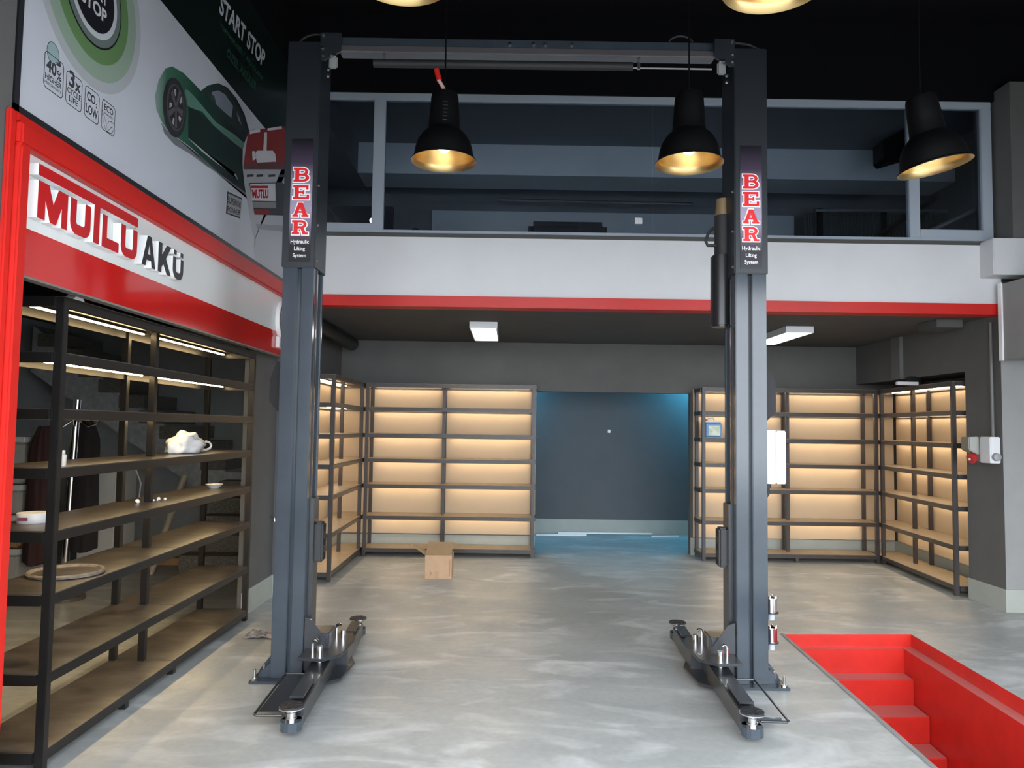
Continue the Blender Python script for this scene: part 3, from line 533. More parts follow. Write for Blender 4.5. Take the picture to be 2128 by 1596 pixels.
unit('steel_shelf', 'long black steel shelf under the red sign with dusty boards', (-2.17, 3.61, 0), (0, 1, 0), (-1, 0, 0), 2.77, 0.42, LLV, (0, 1.38, 2.77), [(0.021, 0), (2.749, 0), (0.021, 0.378), (2.749, 0.378), (1.38, 0.19), (1.38, 0.378)], BLKMETAL, DUSTY, WARML, None, back=False, led_v=0.62, rh=0.05, feet=(1.41, 0.80))
# ================================================================== CAR LIFT
CX = 0.0925
lift = thing('car_lift', (CX, 4.95, 0), 'dark blue-grey two-post car lift with overhead beam', 'car lift')
COVER = mat('cover_dark_paint', (0.014, 0.018, 0.023), 0.38, var=0.1, scale=3)
STK = bpy.data.materials.new('sticker_gradient'); STK.use_nodes = True; nt = STK.node_tree; b = nt.nodes['Principled BSDF']; b.inputs['Roughness'].default_value = 0.3
g = nt.nodes.new('ShaderNodeNewGeometry'); sx = nt.nodes.new('ShaderNodeSeparateXYZ'); mr = nt.nodes.new('ShaderNodeMapRange'); rp = nt.nodes.new('ShaderNodeValToRGB')
nt.links.new(g.outputs['Position'], sx.inputs[0]); nt.links.new(sx.outputs['Z'], mr.inputs['Value']); mr.inputs['From Min'].default_value = 2.72; mr.inputs['From Max'].default_value = 3.555
nt.links.new(mr.outputs[0], rp.inputs[0]); nt.links.new(rp.outputs[0], b.inputs['Base Color']); e = rp.color_ramp.elements
e[0].color = (0.006, 0.006, 0.008, 1); e[1].color = (0.004, 0.004, 0.008, 1)
for p, c in ((0.13, (0.012, 0.010, 0.014)), (0.24, (0.10, 0.08, 0.11)), (0.42, (0.34, 0.30, 0.40)), (0.62, (0.26, 0.22, 0.30)), (0.8, (0.05, 0.035, 0.06))): x_ = e.new(p); x_.color = (*c, 1)
STW = mat('sticker_white', (0.85, 0.85, 0.87), 0.35); STR = mat('sticker_red', (0.68, 0.015, 0.02), 0.35)
def rct(x0, z0, x1, z1): return [(x0, z0), (x1, z0), (x1, z1), (x0, z1)]
def hring(cx, cz, ro, ri, sx_=1.0, n=10): return [('ring', cx, cz, ro, ri, sx_, n)]
GLY = {
 'B': [rct(.1, 0, .36, 1), rct(0, .84, .55, 1), rct(0, 0, .58, .16), rct(.3, .43, .58, .58), ('ring', .55, .715, .285, .13, 1.25), ('ring', .58, .29, .29, .13, 1.35)],
 'E': [rct(.1, 0, .36, 1), rct(0, .83, .95, 1), rct(0, 0, 1, .17), rct(.3, .43, .68, .57), rct(.80, .68, .95, .9), rct(.84, .1, 1, .34), rct(.58, .36, .70, .64)],
 'A': [[(.06, .1), (.28, .1), (.55, .86), (.62, 1), (.36, 1)], [(.66, .1), (.94, .1), (.62, 1), (.36, 1)], rct(.25, .28, .72, .42), rct(0, 0, .36, .15), rct(.56, 0, 1, .15)],
 'R': [rct(.1, 0, .36, 1), rct(0, .84, .55, 1), rct(0, 0, .46, .16), rct(.3, .42, .55, .58), ('ring', .55, .71, .29, .13, 1.2), [(.50, .5), (.72, .46), (.86, .14), (.64, .1)], rct(.64, 0, 1, .15)]}
def glyph(ch_, x0, z0, wd, ht, Y, grow, mt, par):
    m = MB(); gx, gz = grow, grow
    for pi_, p in enumerate(GLY[ch_]):
        Y = Y-0.00012
        if p[0] == 'ring':
            _, cx, cz, ro, ri, sx_ = p; n = 12
            Cx, Cz = x0+cx*wd, z0+cz*ht
            for k in range(n):
                a, b_ = -math.pi/2+math.pi*k/n, -math.pi/2+math.pi*(k+1)/n
                Ro = lambda t: (Cx+(ro*wd*sx_+gx)*math.cos(t), Y, Cz+(ro*ht+gz)*math.sin(t)); Ri = lambda t: (Cx+max(0, ri*wd*sx_-gx)*math.cos(t), Y, Cz+max(0, ri*ht-gz)*math.sin(t))
                m.flat([Ro(a), Ro(b_), Ri(b_), Ri(a)])
        else:
            q = [(x0+a*wd, z0+b_*ht) for a, b_ in p]; mx = sum(a for a, _ in q)/len(q); mz = sum(b_ for _, b_ in q)/len(q)
            m.flat([(a+gx*(1 if a > mx else -1), Y, b_+gz*(1 if b_ > mz else -1)) for a, b_ in q])
    return m.build('lettering' if mt is STR else 'lettering_outline', mt, par)
def lift_half(s):
    X = lambda x: CX+s*x
    def bx(n, x0, x1, y0, y1, z0, z1, mt, par=lift, bev=0.0, sm=False):
        a, b_ = sorted((X(x0), X(x1))); return MB().box(a, b_, y0, y1, z0, z1).build(n, mt, par, bev, sm)
    YFc, YBc = 4.90, 5.16; xi, xo = 1.400, 1.605
    bp_ = bx('base_plate', 1.34, 1.72, 4.83, 5.26, 0.0, 0.018, LIFT, lift, 0.004)
    for bx_, by in ((1.69, 4.86), (1.69, 5.22), (1.66, 4.955), (1.40, 5.22)):
        MB().tube([(X(bx_), by, 0.018), (X(bx_), by, 0.03)], 0.020, 6).tube([(X(bx_), by, 0.03), (X(bx_), by, 0.085)], 0.009, 8).build('anchor_bolt', ZINC, bp_)
    # C-section column with a folded groove in its front face
    pr = [(xi, YFc), (xi+.080, YFc), (xi+.080, YFc+.04), (xi+.108, YFc+.04), (xi+.108, YFc), (xo, YFc), (xo, YBc), (xi, YBc), (xi, YBc-.03), (xo-.03, YBc-.03), (xo-.03, YFc+.06), (xi, YFc+.06)]
    MB().prism([(X(x), y, 0.018) for x, y in pr], (0, 0, 4.15)).build('column', LIFT, lift, 0.004)
    MB().prism([(X(xo), 5.0, 0.018), (X(xo), 5.0, 0.15), (X(xo+.015), 5.0, 0.15), (X(xo+.10), 5.0, 0.04), (X(xo+.10), 5.0, 0.018)], (0, 0.012, 0)).build('gusset', LIFT, lift)
    MB().prism([(X(xo), 4.92, 0.018), (X(xo), 4.92, 0.10), (X(xo+.015), 4.92, 0.10), (X(xo+.08), 4.92, 0.04), (X(xo+.08), 4.92, 0.018)], (0, 0.012, 0)).build('gusset', LIFT, lift)
    cv = bx('column_cover', xi-.008, xo+.008, YFc-.012, YBc+.02, 2.685, 4.225, COVER, lift, 0.006)
    for z in (2.74, 2.98, 3.25): MB().lathe([(0.0085, 0), (0.0085, .006), (0.001, .008)], (X(xi-.008), YFc+.03, z), (-s, 0, 0), 10).build('screw', ZINC, cv)
    # dark inner guide rails visible in the mouth of the section
    bx('guide_rail', xi-.004, xi+.02, YFc+.065, YFc+.09, 0.02, 4.1, LIFTD); bx('guide_rail', xi+.03, xi+.06, YFc+.10, YFc+.16, 0.4, 4.1, BLKMETAL)
    MB().tube([(X(xi+.035), 5.08, 0.5), (X(xi+.035), 5.08, 2.9)], 0.02, 12).build('cylinder_rod', CHROME, lift, smooth=True)
    # sticker with lettering
    cxs = -1.495 if s < 0 else 1.500; cxs += CX; YS = YFc-.0125
    tl = 0.0
    stp = MB().box(cxs-.072, cxs+.072, YS-.002, YS, 2.722, 3.552).build('sticker', STK, cv)
    yl = YS-.003
    for k, c in enumerate('BEAR'):
        z0 = 3.259-0.1185*k; x0 = cxs-.054
        glyph(c, x0, z0, .108, .096, yl, .007, STW, cv); glyph(c, x0, z0, .108, .096, yl-.0020, 0, STR, cv)
    for tx, z0, hh, ww in (('Hydraulic', 2.836, .034, .120), ('Lifting', 2.790, .034, .072), ('System', 2.745, .032, .088)):
        text_on(tx, [(cxs-ww/2, yl, z0+hh), (cxs+ww/2, yl, z0+hh), (cxs+ww/2, yl, z0), (cxs-ww/2, yl, z0)], 0.008).build('lettering', STW, cv)
    # angular lock cover on the outside
    z = lambda q: q+(0.02 if s < 0 else -0.0)
    zs = (1.69, 1.775, 1.955, 2.045) if s > 0 else (1.70, 1.80, 1.945, 2.065)
    MB().prism([(X(xo), 4.97, zs[0]), (X(xo+.085), 4.97, zs[1]), (X(xo+.085), 4.97, zs[2]), (X(xo+.045), 4.97, zs[3]), (X(xo), 4.97, zs[3]+.005)], (0, 0.2, 0)).build('lock_cover', mat('dark_grey_plastic', (0.011, 0.011, 0.013), 0.5, spec=0.25), lift, 0.003)
    # carriage at the bottom with arm bracket
    car = bx('carriage', 1.24, xi+.04, 4.93, 5.12, 0.05, 0.30, LIFTD, lift, 0.006)
    bx('carriage_post', xi-.03, xi+.02, 4.97, 5.10, 0.30, 1.16, LIFTD, lift, 0.004)
    rb = bx('door_guard', xi-.088, xi-.03, 4.985, 5.085, 0.74, 1.0, RUBBER, lift, 0.012)
    for q in (0.78, 0.87, 0.96): bx('guard_recess', xi-.091, xi-.086, 5.01, 5.06, q-.02, q+.02, LAMPBLK, rb)
    MB().prism([(X(xi-.005), 4.912, 0.204), (X(xi-.005), 4.912, 0.40), (X(xi-.05), 4.912, 0.385), (X(1.235), 4.912, 0.23), (X(1.235), 4.912, 0.204)], (0, 0.012, 0)).build('carriage_gusset', LIFTD, lift)
    tp = MB().prism([(X(1.385), 4.72, 0.185), (X(1.225), 4.70, 0.185), (X(1.13), 4.80, 0.185), (X(1.11), 5.14, 0.185), (X(1.16), 5.30, 0.185), (X(1.385), 5.30, 0.185)], (0, 0, 0.018)).build('bracket_plate', LIFTD, lift, 0.003)
    MB().prism([(X(1.385), 4.74, 0.035), (X(1.225), 4.72, 0.035), (X(1.13), 4.82, 0.035), (X(1.11), 5.14, 0.035), (X(1.16), 5.28, 0.035), (X(1.385), 5.28, 0.035)], (0, 0, 0.016)).build('bracket_plate', LIFTD, lift, 0.003)
    bx('bracket_web', 1.22, 1.25, 4.93, 5.07, 0.05, 0.185, LIFTD)
    for px, py in ((1.265, 4.80), (1.20, 5.17)):
        MB().tube([(X(px), py, 0.03), (X(px), py, 0.255)], 0.019, 14).build('pivot_pin', CHROME, lift, smooth=True)
        MB().tube([(X(px+.05), py+.02, 0.20), (X(px+.05), py+.02, 0.262), (X(px+.045), py+.02, 0.282), (X(px+.03), py+.02, 0.288), (X(px+.018), py+.02, 0.278)], 0.010, 8).build('pin_ring', CHROME, lift, smooth=True)
    def arm(p, q, w0, w1, h0, h1, zb):
        p, q = Vector((X(p[0]), p[1], zb)), Vector((X(q[0]), q[1], zb)); d = (q-p).normalized(); n = Vector((-d.y, d.x, 0)); u = Vector((0, 0, 1)); L = (q-p).length
        m = MB(); a = [p-n*w0+u*0, p+n*w0, p+n*w0+u*h0, p-n*w0+u*h0]; qq = q-d*0.02; b_ = [qq-n*w1, qq+n*w1, qq+n*w1+u*h1, qq-n*w1+u*h1]
        m.add(a+b_, [(0, 1, 2, 3), (4, 7, 6, 5), (0, 4, 5, 1), (1, 5, 6, 2), (2, 6, 7, 3), (3, 7, 4, 0)]); am = m.build('lift_arm', LIFTD, lift, 0.005)
        mid = p+d*L*0.55; m = MB(); m.obox(mid-n*w1*0.75+u*h0*0.98, d*(L*0.36), n*(w1*1.5), u*0.012); m.build('arm_extension', LIFTD, am)
        c = q+d*0.035
        k = MB(); k.prism([c+Vector((0.058*math.cos(t*math.pi/8), 0.058*math.sin(t*math.pi/8), 0)) for t in range(16)], (0, 0, 0.05)); k.obox(q-d*0.03-n*0.05, d*0.06, n*0.10, u*0.05); k.build('pad_socket', LIFT, am)
        MB().lathe([(0.030, 0), (0.030, 0.02), (0.022, 0.022), (0.022, 0.075)], c+u*0.045, seg=20).build('pad_screw', CHROME, am, smooth=True)
        MB().lathe([(0.001, 0), (0.045, 0), (0.064, 0.012), (0.067, 0.014), (0.067, 0.020), (0.001, 0.020)], c+u*0.098, seg=32).build('pad_dish', CHROME, am, smooth=True)
        m = MB(); m.lathe([(0.062, 0), (0.062, 0.010), (0.001, 0.010)], c+u*0.1165, seg=28)
        for kk in range(10):
            t = 2*math.pi*kk/10
            m.obox(c+u*0.1265+Vector((math.cos(t), math.sin(t), 0))*0.022, Vector((math.cos(t), math.sin(t), 0))*0.032, Vector((-math.sin(t), math.cos(t), 0))*0.008, u*0.003)
        m.build('pad_rubber', RUBBER, am)
        return am
    arm((1.265, 4.90), (1.225, 4.09), 0.058, 0.050, 0.125, 0.105, 0.055-0.02)
    arm((1.20, 5.08), (1.235, 5.84), 0.052, 0.046, 0.115, 0.10, 0.035)
    # foot guard beside the front arm
    MB().tube([(X(1.33), 4.74, 0.10), (X(1.455), 4.74, 0.10), (X(1.462), 4.70, 0.095), (X(1.455), 4.16, 0.07), (X(1.44), 4.145, 0.07), (X(1.30), 4.15, 0.07)], 0.007, 8).build('foot_guard', LIFTD, lift, smooth=True)
    if s < 0: MB().add([(X(1.28), 4.72, .099), (X(1.445), 4.72, .099), (X(1.445), 4.20, .073), (X(1.28), 4.20, .073), (X(1.28), 4.72, .093), (X(1.445), 4.72, .093), (X(1.445), 4.20, .067), (X(1.28), 4.20, .067)], [(0, 1, 2, 3), (4, 7, 6, 5), (0, 4, 5, 1), (1, 5, 6, 2), (2, 6, 7, 3), (3, 7, 4, 0)]).build('guard_plate', LIFTD, lift)
    else: MB().obox((X(1.30), 4.18, .055), (0.125, 0, 0), (0, 0.02, 0), (0, 0, 0.02)).build('guard_plate', LIFT, lift)
    # head bracket towards the beam
    MB().prism([(X(xi), 4.89, 4.10), (X(xi-.03), 4.89, 4.10), (X(xi-.14), 4.89, 4.16), (X(xi-.14), 4.89, 4.29), (X(xi), 4.89, 4.29)], (0, 0.02, 0)).build('head_bracket', LIFTD, lift, 0.003)
    bx('head_sheave', xi-.11, xi-.05, 4.93, 4.95, 4.06, 4.15, GREYP, lift, 0.01)
    for px, pz in ((xi-.02, 4.27), (xi-.02, 4.18), (xi-.02, 4.13), (xi-.08, 4.13), (xi-.10, 4.13), (xi-.06, 4.03), (xi-.06, 3.985)):
        MB().lathe([(0.011, 0), (0.011, .008), (0.001, .010)], (X(px), 4.89, pz), (0, -1, 0), 8).build('bracket_bolt', ZINC, lift)
lift_half(-1); lift_half(1)
bm1 = MB(); bm1.box(CX-1.30, CX+1.30, 4.94, 5.12, 4.225, 4.285).build('beam_top', LIFT, lift, 0.004)
MB().prism([(CX-1.28, 4.935, 4.225), (CX-1.28, 4.905, 4.172), (CX-1.28, 4.925, 4.172), (CX-1.28, 4.955, 4.225)], (2.56, 0, 0)).build('beam_flange', mat('beam_flange_grey', (0.16, 0.15, 0.16), 0.5), lift)
MB().tube([(CX-1.05, 4.96, 4.115), (CX+0.72, 4.96, 4.12)], 0.028, 16).build('height_limit_bar', RUBBER, lift, smooth=True)
MB().tube([(CX+0.72, 4.96, 4.11), (CX+1.26, 4.96, 4.11)], 0.006, 8).build('limit_rod', GREYP, lift)
for x in (-0.98, 0.76): MB().box(CX+x-.008, CX+x+.008, 4.95, 4.965, 4.10, 4.22).build('bar_hanger', ZINC, lift)
for x in (-0.12, 0.04, 0.12, 0.3): MB().lathe([(0.012, 0), (0.012, .012), (0.001, .014)], (CX+x, 4.94, 4.25), (0, -1, 0), 8).build('beam_bolt', ZINC, lift)
MB().lathe([(0.03, 0), (0.03, .02), (0.001, .03)], (CX+0.02, 5.0, 4.285), (0, 0, 1), 14).build('beam_cap', CHROME, lift, smooth=True)
# hoses at the beam ends
def arc(c, r, a0, a1, n, ax='x'): return [(c[0]+r*math.cos(math.radians(a0+(a1-a0)*k/n)), c[1], c[2]+r*0.7*math.sin(math.radians(a0+(a1-a0)*k/n))) for k in range(n+1)]
MB().tube([(CX+1.28, 4.97, 4.30), (CX+1.40, 4.97, 4.305), (CX+1.52, 4.97, 4.29), (CX+1.60, 4.97, 4.25), (CX+1.613, 4.97, 4.20), (CX+1.60, 4.97, 4.16)], 0.010, 8).build('hose', RUBBER, lift, smooth=True)
MB().tube(arc((CX+1.05, 4.97, 4.285), 0.085, 175, 10, 10), 0.008, 8).build('hose', RUBBER, lift, smooth=True)
MB().tube(arc((CX-1.44, 4.97, 4.225), 0.13, 200, 20, 12), 0.008, 8).build('hose', RUBBER, lift, smooth=True)
# power unit on the right post
MB().tube([(CX+1.372, 5.13, 2.36), (CX+1.372, 5.13, 2.86)], 0.075, 24).build('oil_tank', mat('tank_black', (0.012, 0.012, 0.014), 0.3), lift, 0.01, True)
MB().tube([(CX+1.385, 5.13, 2.86), (CX+1.385, 5.13, 3.14)], 0.062, 20).build('motor', RUBBER, lift, smooth=True)
MB().tube([(CX+1.385, 5.13, 3.14), (CX+1.385, 5.13, 3.26)], [0.055, 0.045], 18).build('capacitor', mat('brass_cap', (0.50, 0.36, 0.20), 0.35, 0.6), lift, smooth=True)
MB().tube([(CX+1.31, 5.10, 3.05), (CX+1.265, 5.08, 3.0), (CX+1.25, 5.08, 2.95), (CX+1.262, 5.08, 2.92), (CX+1.33, 5.10, 2.925)], 0.011, 8).build('power_cable', RUBBER, lift, smooth=True)
# white control cabinet
cb = MB().box(CX+1.606, CX+1.672, 4.93, 5.22, 1.30, 1.655).build('control_cabinet', WHITEP, lift, 0.004)
MB().box(CX+1.674, CX+1.738, 4.925, 5.225, 1.30, 1.65).build('cabinet_lid', WHITEP, cb, 0.006)
for z in (1.36, 1.59): MB().box(CX+1.662, CX+1.686, 4.915, 4.926, z-.012, z+.012).build('hinge', WHITEP, cb, 0.003)
MB().box(CX+1.738, CX+1.755, 5.04, 5.08, 1.345, 1.385).build('switch', mat('switch_yellow', (0.85, 0.55, 0.02), 0.4), cb, 0.004)
MB().tube([(CX+1.640, 5.0, 1.30), (CX+1.640, 5.0, 1.27)], 0.022, 10).build('cable_gland', RUBBER, cb)
MB().tube([(CX+1.645, 5.0, 1.28), (CX+1.645, 5.0, 1.23), (CX+1.63, 5.0, 1.205), (CX+1.61, 5.0, 1.205), (CX+1.60, 5.0, 1.22)], 0.009, 8).build('power_cable', RUBBER, cb, smooth=True)
# adapter holders and adapters
for k, z in enumerate((0.455, 0.262)):
    hx, hy = CX+1.655, 4.99
    m = MB()
    for q in range(20):
        a, b_ = 2*math.pi*q/20, 2*math.pi*(q+1)/20
        m.obox((hx+.040*math.cos(a), hy+.040*math.sin(a), z-.004), Vector((.040*(math.cos(b_)-math.cos(a)), .040*(math.sin(b_)-math.sin(a)), 0)), Vector((.007*math.cos(a), .007*math.sin(a), 0)), (0, 0, .007))
    m.box(CX+1.603, CX+1.617, hy-.02, hy+.02, z-.004, z+.003); m.build('adapter_holder', LIFTD, lift)
    ad = thing('lift_adapter', (hx, hy, z-.05), ['upper chrome adapter cup hanging on the right lift post', 'lower chrome adapter cup hanging on the right lift post'][k], 'lift adapter', 'chrome adapter cups')
    MB().lathe([(0.001, .004), (0.037, .004), (0.037, .095), (0.032, .095), (0.032, .03), (0.001, .03)], (hx, hy, z), seg=28).build('cup', CHROME, ad, smooth=True)
    MB().lathe([(0.001, -.048), (0.024, -.048), (0.024, .004), (0.001, .004)], (hx, hy, z), seg=20).build('spigot', ALU, ad, smooth=True)
    for q in range(6):
        t = 2*math.pi*q/6; MB().tube([(hx+.033*math.cos(t), hy+.033*math.sin(t), z+.09), (hx+.033*math.cos(t), hy+.033*math.sin(t), z+.108)], 0.006, 6).build('tooth', CHROME, ad)
# ================================================================== LAMPS
def pendant(x, y, zr, label, tilt=(0, 0), tagged=False):
    t = thing('pendant_lamp', (x, y, zr), label, 'pendant lamp', 'black bell pendant lamps'); o = Vector((x, y, zr))
    ax = Vector((tilt[0], tilt[1], 1)).normalized()
    outer = [(0.205, 0.0), (0.205, 0.006), (0.190, 0.016), (0.184, 0.045), (0.178, 0.085), (0.165, 0.125), (0.140, 0.165), (0.112, 0.192), (0.103, 0.20)]
    inner = [(0.100, 0.198), (0.110, 0.187), (0.136, 0.160), (0.160, 0.122), (0.174, 0.083), (0.180, 0.043), (0.186, 0.014), (0.205, 0.0)]
    MB().lathe(outer, o, ax, 56).build('shade', LAMPBLK, t, smooth=True)
    MB().lathe(inner, o, ax, 56).lathe([(0.001, 0.197), (0.100, 0.198)], o, ax, 56).build('reflector', LAMPGOLD, t, smooth=True)
    c = MB().lathe([(0.104, 0.20), (0.100, 0.21), (0.094, 0.30), (0.086, 0.41), (0.080, 0.432), (0.06, 0.442), (0.001, 0.445)], o, ax, 40).build('neck', LAMPBLK, t, smooth=True)
    if tagged:
        for k in range(6): MB().box(x-.002, x+.026, y-.107+.002*k, y-.088, zr+.225+.024*k, zr+.230+.024*k).build('vent_slot', mat('slot_grey', (0.02, 0.02, 0.02), 0.5), c)
    MB().lathe([(0.001, 0.06), (0.02, 0.062), (0.038, 0.08), (0.045, 0.105), (0.038, 0.135), (0.022, 0.16), (0.02, 0.197)], o, ax, 20).build('bulb', emat('warm_bulb', (1.0, 0.80, 0.50), BULB), t, smooth=True)
    top = o+ax*0.445
    MB().tube([top, (top.x, top.y, ZC)], 0.005, 6).build('cord', LAMPBLK, t)
    if tagged:
        MB().tube([(top.x-.002, top.y-.05, top.z), (top.x-.035, top.y-.05, top.z+.055)], 0.012, 10).build('cord_clip', mat('clear_pink', (0.6, 0.35, 0.32), 0.3), t, smooth=True)
        MB().tube([(top.x-.033, top.y-.05, top.z+.055), (top.x-.052, top.y-.05, top.z+.125)], 0.017, 10).build('cord_tag', RED, t, smooth=True)
lp = [at_y(922, 336, 4.6), at_y(1432, 341, 4.45), at_y(1943, 348, 4.35)]
pendant(lp[0].x, 4.6, lp[0].z, 'black bell pendant lamp with a red tag on its cord', tagged=True)
pendant(lp[1].x, 4.45, lp[1].z, 'black bell pendant lamp hanging level beside the right lift post')
pendant(lp[2].x, 4.35, lp[2].z, 'tilted black bell pendant lamp over the inspection pit', (-0.19, 0.0))
pendant(-0.445, 2.83, 3.405, 'front pendant lamp nearer the shop opening on the poster side')
pendant(1.02, 2.83, 3.395, 'front pendant lamp nearer the shop opening on the pit side')
# surface LED panels under the mezzanine
def ledpanel(x0, x1, y0, y1, label):
    t = thing('ceiling_light', ((x0+x1)/2, (y0+y1)/2, 2.71), label, 'ceiling light', 'surface LED panels under the mezzanine')
    m = MB(); m.box(x0, x1, y0, y0+.012, 2.71, 2.78); m.box(x0, x1, y1-.012, y1, 2.71, 2.78); m.box(x0, x0+.012, y0+.012, y1-.012, 2.71, 2.78); m.box(x1-.012, x1, y0+.012, y1-.012, 2.71, 2.78); m.build('housing', WHITEP, t)
    MB().box(x0+.013, x1-.013, y0+.013, y1-.013, 2.722, 2.735).build('diffuser', PANELE, t)
ledpanel(-0.44, -0.14, 8.0, 9.2, 'slim white LED ceiling panel above the cardboard box')
ledpanel(2.98, 3.28, 8.0, 9.2, 'slim white LED ceiling panel behind the right lift post')
# added blue tubes, unseen, standing in for daylight glowing in the alcove
def alc(x0, x1, s, label):
    t = thing('added_glow_tube', ((x0+x1)/2, 11.2, 2.5), label, 'added light')
    MB().box(x0, x1, 11.30, 11.38, 2.56, 2.60).build('housing', WHITEP, t)
    MB().tube([(x0+.03, 11.34, 2.54), (x1-.03, 11.34, 2.54)], 0.018, 12).build('tube', emat('added_blue_tube_%d' % int(s), (0.10, 0.62, 1.0), s), t)
alc(2.7, 3.6, 300.0, 'added unseen blue tube for the alcove glow on the pit side'); alc(-0.5, 0.1, 340.0, 'added unseen blue tube for the alcove glow on the sign side')
# ================================================================== SMALL THINGS
# cardboard box with an open flap
bxr = thing('cardboard_box', (-0.74, 8.33, 0), 'open brown cardboard box standing on the workshop floor', 'box')
x0, x1, y0, y1, h, tk = -0.885, -0.597, 8.17, 8.45, 0.25, 0.005
MB().box(x0, x1, y0, y0+tk, 0, h).build('front_panel', CARD, bxr); MB().box(x0, x1, y1-tk, y1, 0, h).build('back_panel', CARD, bxr)
MB().box(x0, x0+tk, y0+tk, y1-tk, 0, h).build('side_panel', CARD, bxr); MB().box(x1-tk, x1, y0+tk, y1-tk, 0, h).build('side_panel', CARD, bxr); MB().box(x0+tk, x1-tk, y0+tk, y1-tk, 0, tk).build('bottom_panel', CARD, bxr)
MB().obox((x0+.004, y0+.004, h), (x1-x0-.008, 0, 0), (0, 0.275, 0.10), (0, -.002, .005)).build('top_flap', CARDD, bxr)
MB().prism([(x0, y0+.02, h-.002), (x0, y1-.02, h-.002), (x0-.16, y1-.05, h+.085), (x0-.13, y0+.06, h+.075)], (0, 0.0, .005)).build('side_flap', CARDD, bxr)
m = MB(); m.box(-.775, -.735, y0-.0008, y0, 0, .085); m.build('tape', mat('tape_tan', (0.48, 0.32, 0.19), 0.35), bxr)
m = MB(); m.box(-.645, -.643, y0-.0008, y0, .03, .12); m.box(-.628, -.612, y0-.0008, y0, .03, .21); m.box(-.83, -.815, y0-.0008, y0, .04, .075); m.build('print_mark', mat('box_print', (0.42, 0.24, 0.16), 0.7), bxr)
# blue canister on the back right shelf
cz = 1.522+0.027; bc = thing('blue_canister', (2.60, 9.62, cz), 'blue plastic canister with a green label on the lit shelf', 'canister')
MB().box(2.505, 2.735, 9.545, 9.70, cz, cz+.20).build('body', mat('canister_blue', (0.09, 0.24, 0.48), 0.35), bc, 0.02, True, 3)
MB().box(2.52, 2.72, 9.56, 9.69, cz+.20, cz+.215).build('top', WHITEP, bc, 0.004); MB().tube([(2.56, 9.62, cz+.205), (2.57, 9.62, cz+.245), (2.64, 9.62, cz+.25), (2.66, 9.62, cz+.205)], 0.01, 8).build('handle', WHITEP, bc, smooth=True)
MB().lathe([(0.02, 0), (0.02, .03), (0.001, .03)], (2.53, 9.60, cz+.205), seg=16).build('cap', mat('cap_brown', (0.25, 0.12, 0.07), 0.4), bc)
MB().box(2.555, 2.70, 9.542, 9.545, cz+.03, cz+.155).build('label', mat('label_white_green', (0.45, 0.62, 0.35), 0.5, var=0.2, scale=14, col2=(0.85, 0.87, 0.82)), bc)
# socket box on the right pier
SX = 4.645; sb = thing('socket_box', (SX, 7.25, 1.25), 'white wall socket box with a red industrial socket on the pier', 'socket box')
k0, k1 = at_x(2033, 905, SX-.06), at_x(2085, 958, SX-.06)
m = MB(); m.box(SX-.10, SX, 7.04, 7.20, 1.37, 1.62); m.build('body', WHITEP, sb, 0.008)
m = MB(); m.prism([(SX-.101, 7.20, 1.62), (SX-.19, 7.22, 1.615), (SX-.19, 7.22, 1.49), (SX-.101, 7.20, 1.44)], (0, 0.13, 0)); m.box(SX-.10, SX, 7.20, 7.36, 1.37, 1.62); m.build('window_cover', mat('smoked_plastic', (0.17, 0.17, 0.14), 0.25), sb, 0.006)
MB().lathe([(0.001, .055), (0.045, .055), (0.052, .05), (0.048, .02), (0.055, 0)], (SX-.10, 7.28, 1.42), (-1, -0.25, -0.35), 20).build('red_socket', mat('socket_red', (0.45, 0.03, 0.03), 0.3), sb, smooth=True)
MB().lathe([(0.001, .035), (0.03, .035), (0.036, .03), (0.04, 0)], (SX-.05, 7.04, 1.43), (0, -1, 0), 18).build('grey_socket', GREYP, sb, smooth=True)
MB().lathe([(0.001, .01), (0.012, .01), (0.012, 0)], (SX-.158, 7.265, 1.40), (-1, -0.25, -0.3), 12).build('socket_pin', WHITEP, sb)
o = MB().tube([(SX-.02, 7.12, 1.62), (SX-.02, 7.12, 2.72)], 0.016, 10).build('cable_conduit', mat('conduit_grey', (0.14, 0.135, 0.13), 0.5), None, 0, True); tag(o, 'grey vertical conduit rising above the wall socket box', 'conduit')
# black duct pipe under the mezzanine, ducts at right
dk = MB().tube([(-2.04, 7.2, 2.69), (-2.04, 9.6, 2.69)], 0.085, 24).lathe([(0.092, 0), (0.092, 0.06)], (-2.04, 8.3, 2.69), (0, 1, 0), 24)
o = dk.build('duct_pipe', mat('duct_black', (0.012, 0.012, 0.013), 0.4), None, 0, True); tag(o, 'black round duct pipe under the mezzanine soffit', 'pipe')
o = MB().box(4.24, 4.50, 7.35, 7.7, 2.70, 2.78).build('cable_box', SOFF, None, 0.004); tag(o, 'small grey box under the soffit near the pier', 'box')
o = MB().box(4.60, 4.645, 8.75, 8.95, 2.28, 2.78).build('air_duct', mat('duct_grey', (0.13, 0.13, 0.13), 0.6), None, 0.003); tag(o, 'grey upright air duct on the wall above the niche shelf', 'duct')
tl = thing('loose_lamp', (4.52, 8.6, 2.19), 'small white tube lamp lying on top of the niche shelf', 'lamp')
MB().box(4.40, 4.64, 8.42, 8.47, 2.188, 2.225).build('housing', WHITEP, tl, 0.004); MB().box(4.56, 4.70, 8.47, 8.56, 2.188, 2.29).build('bracket', BLKMETAL, tl, 0.01)
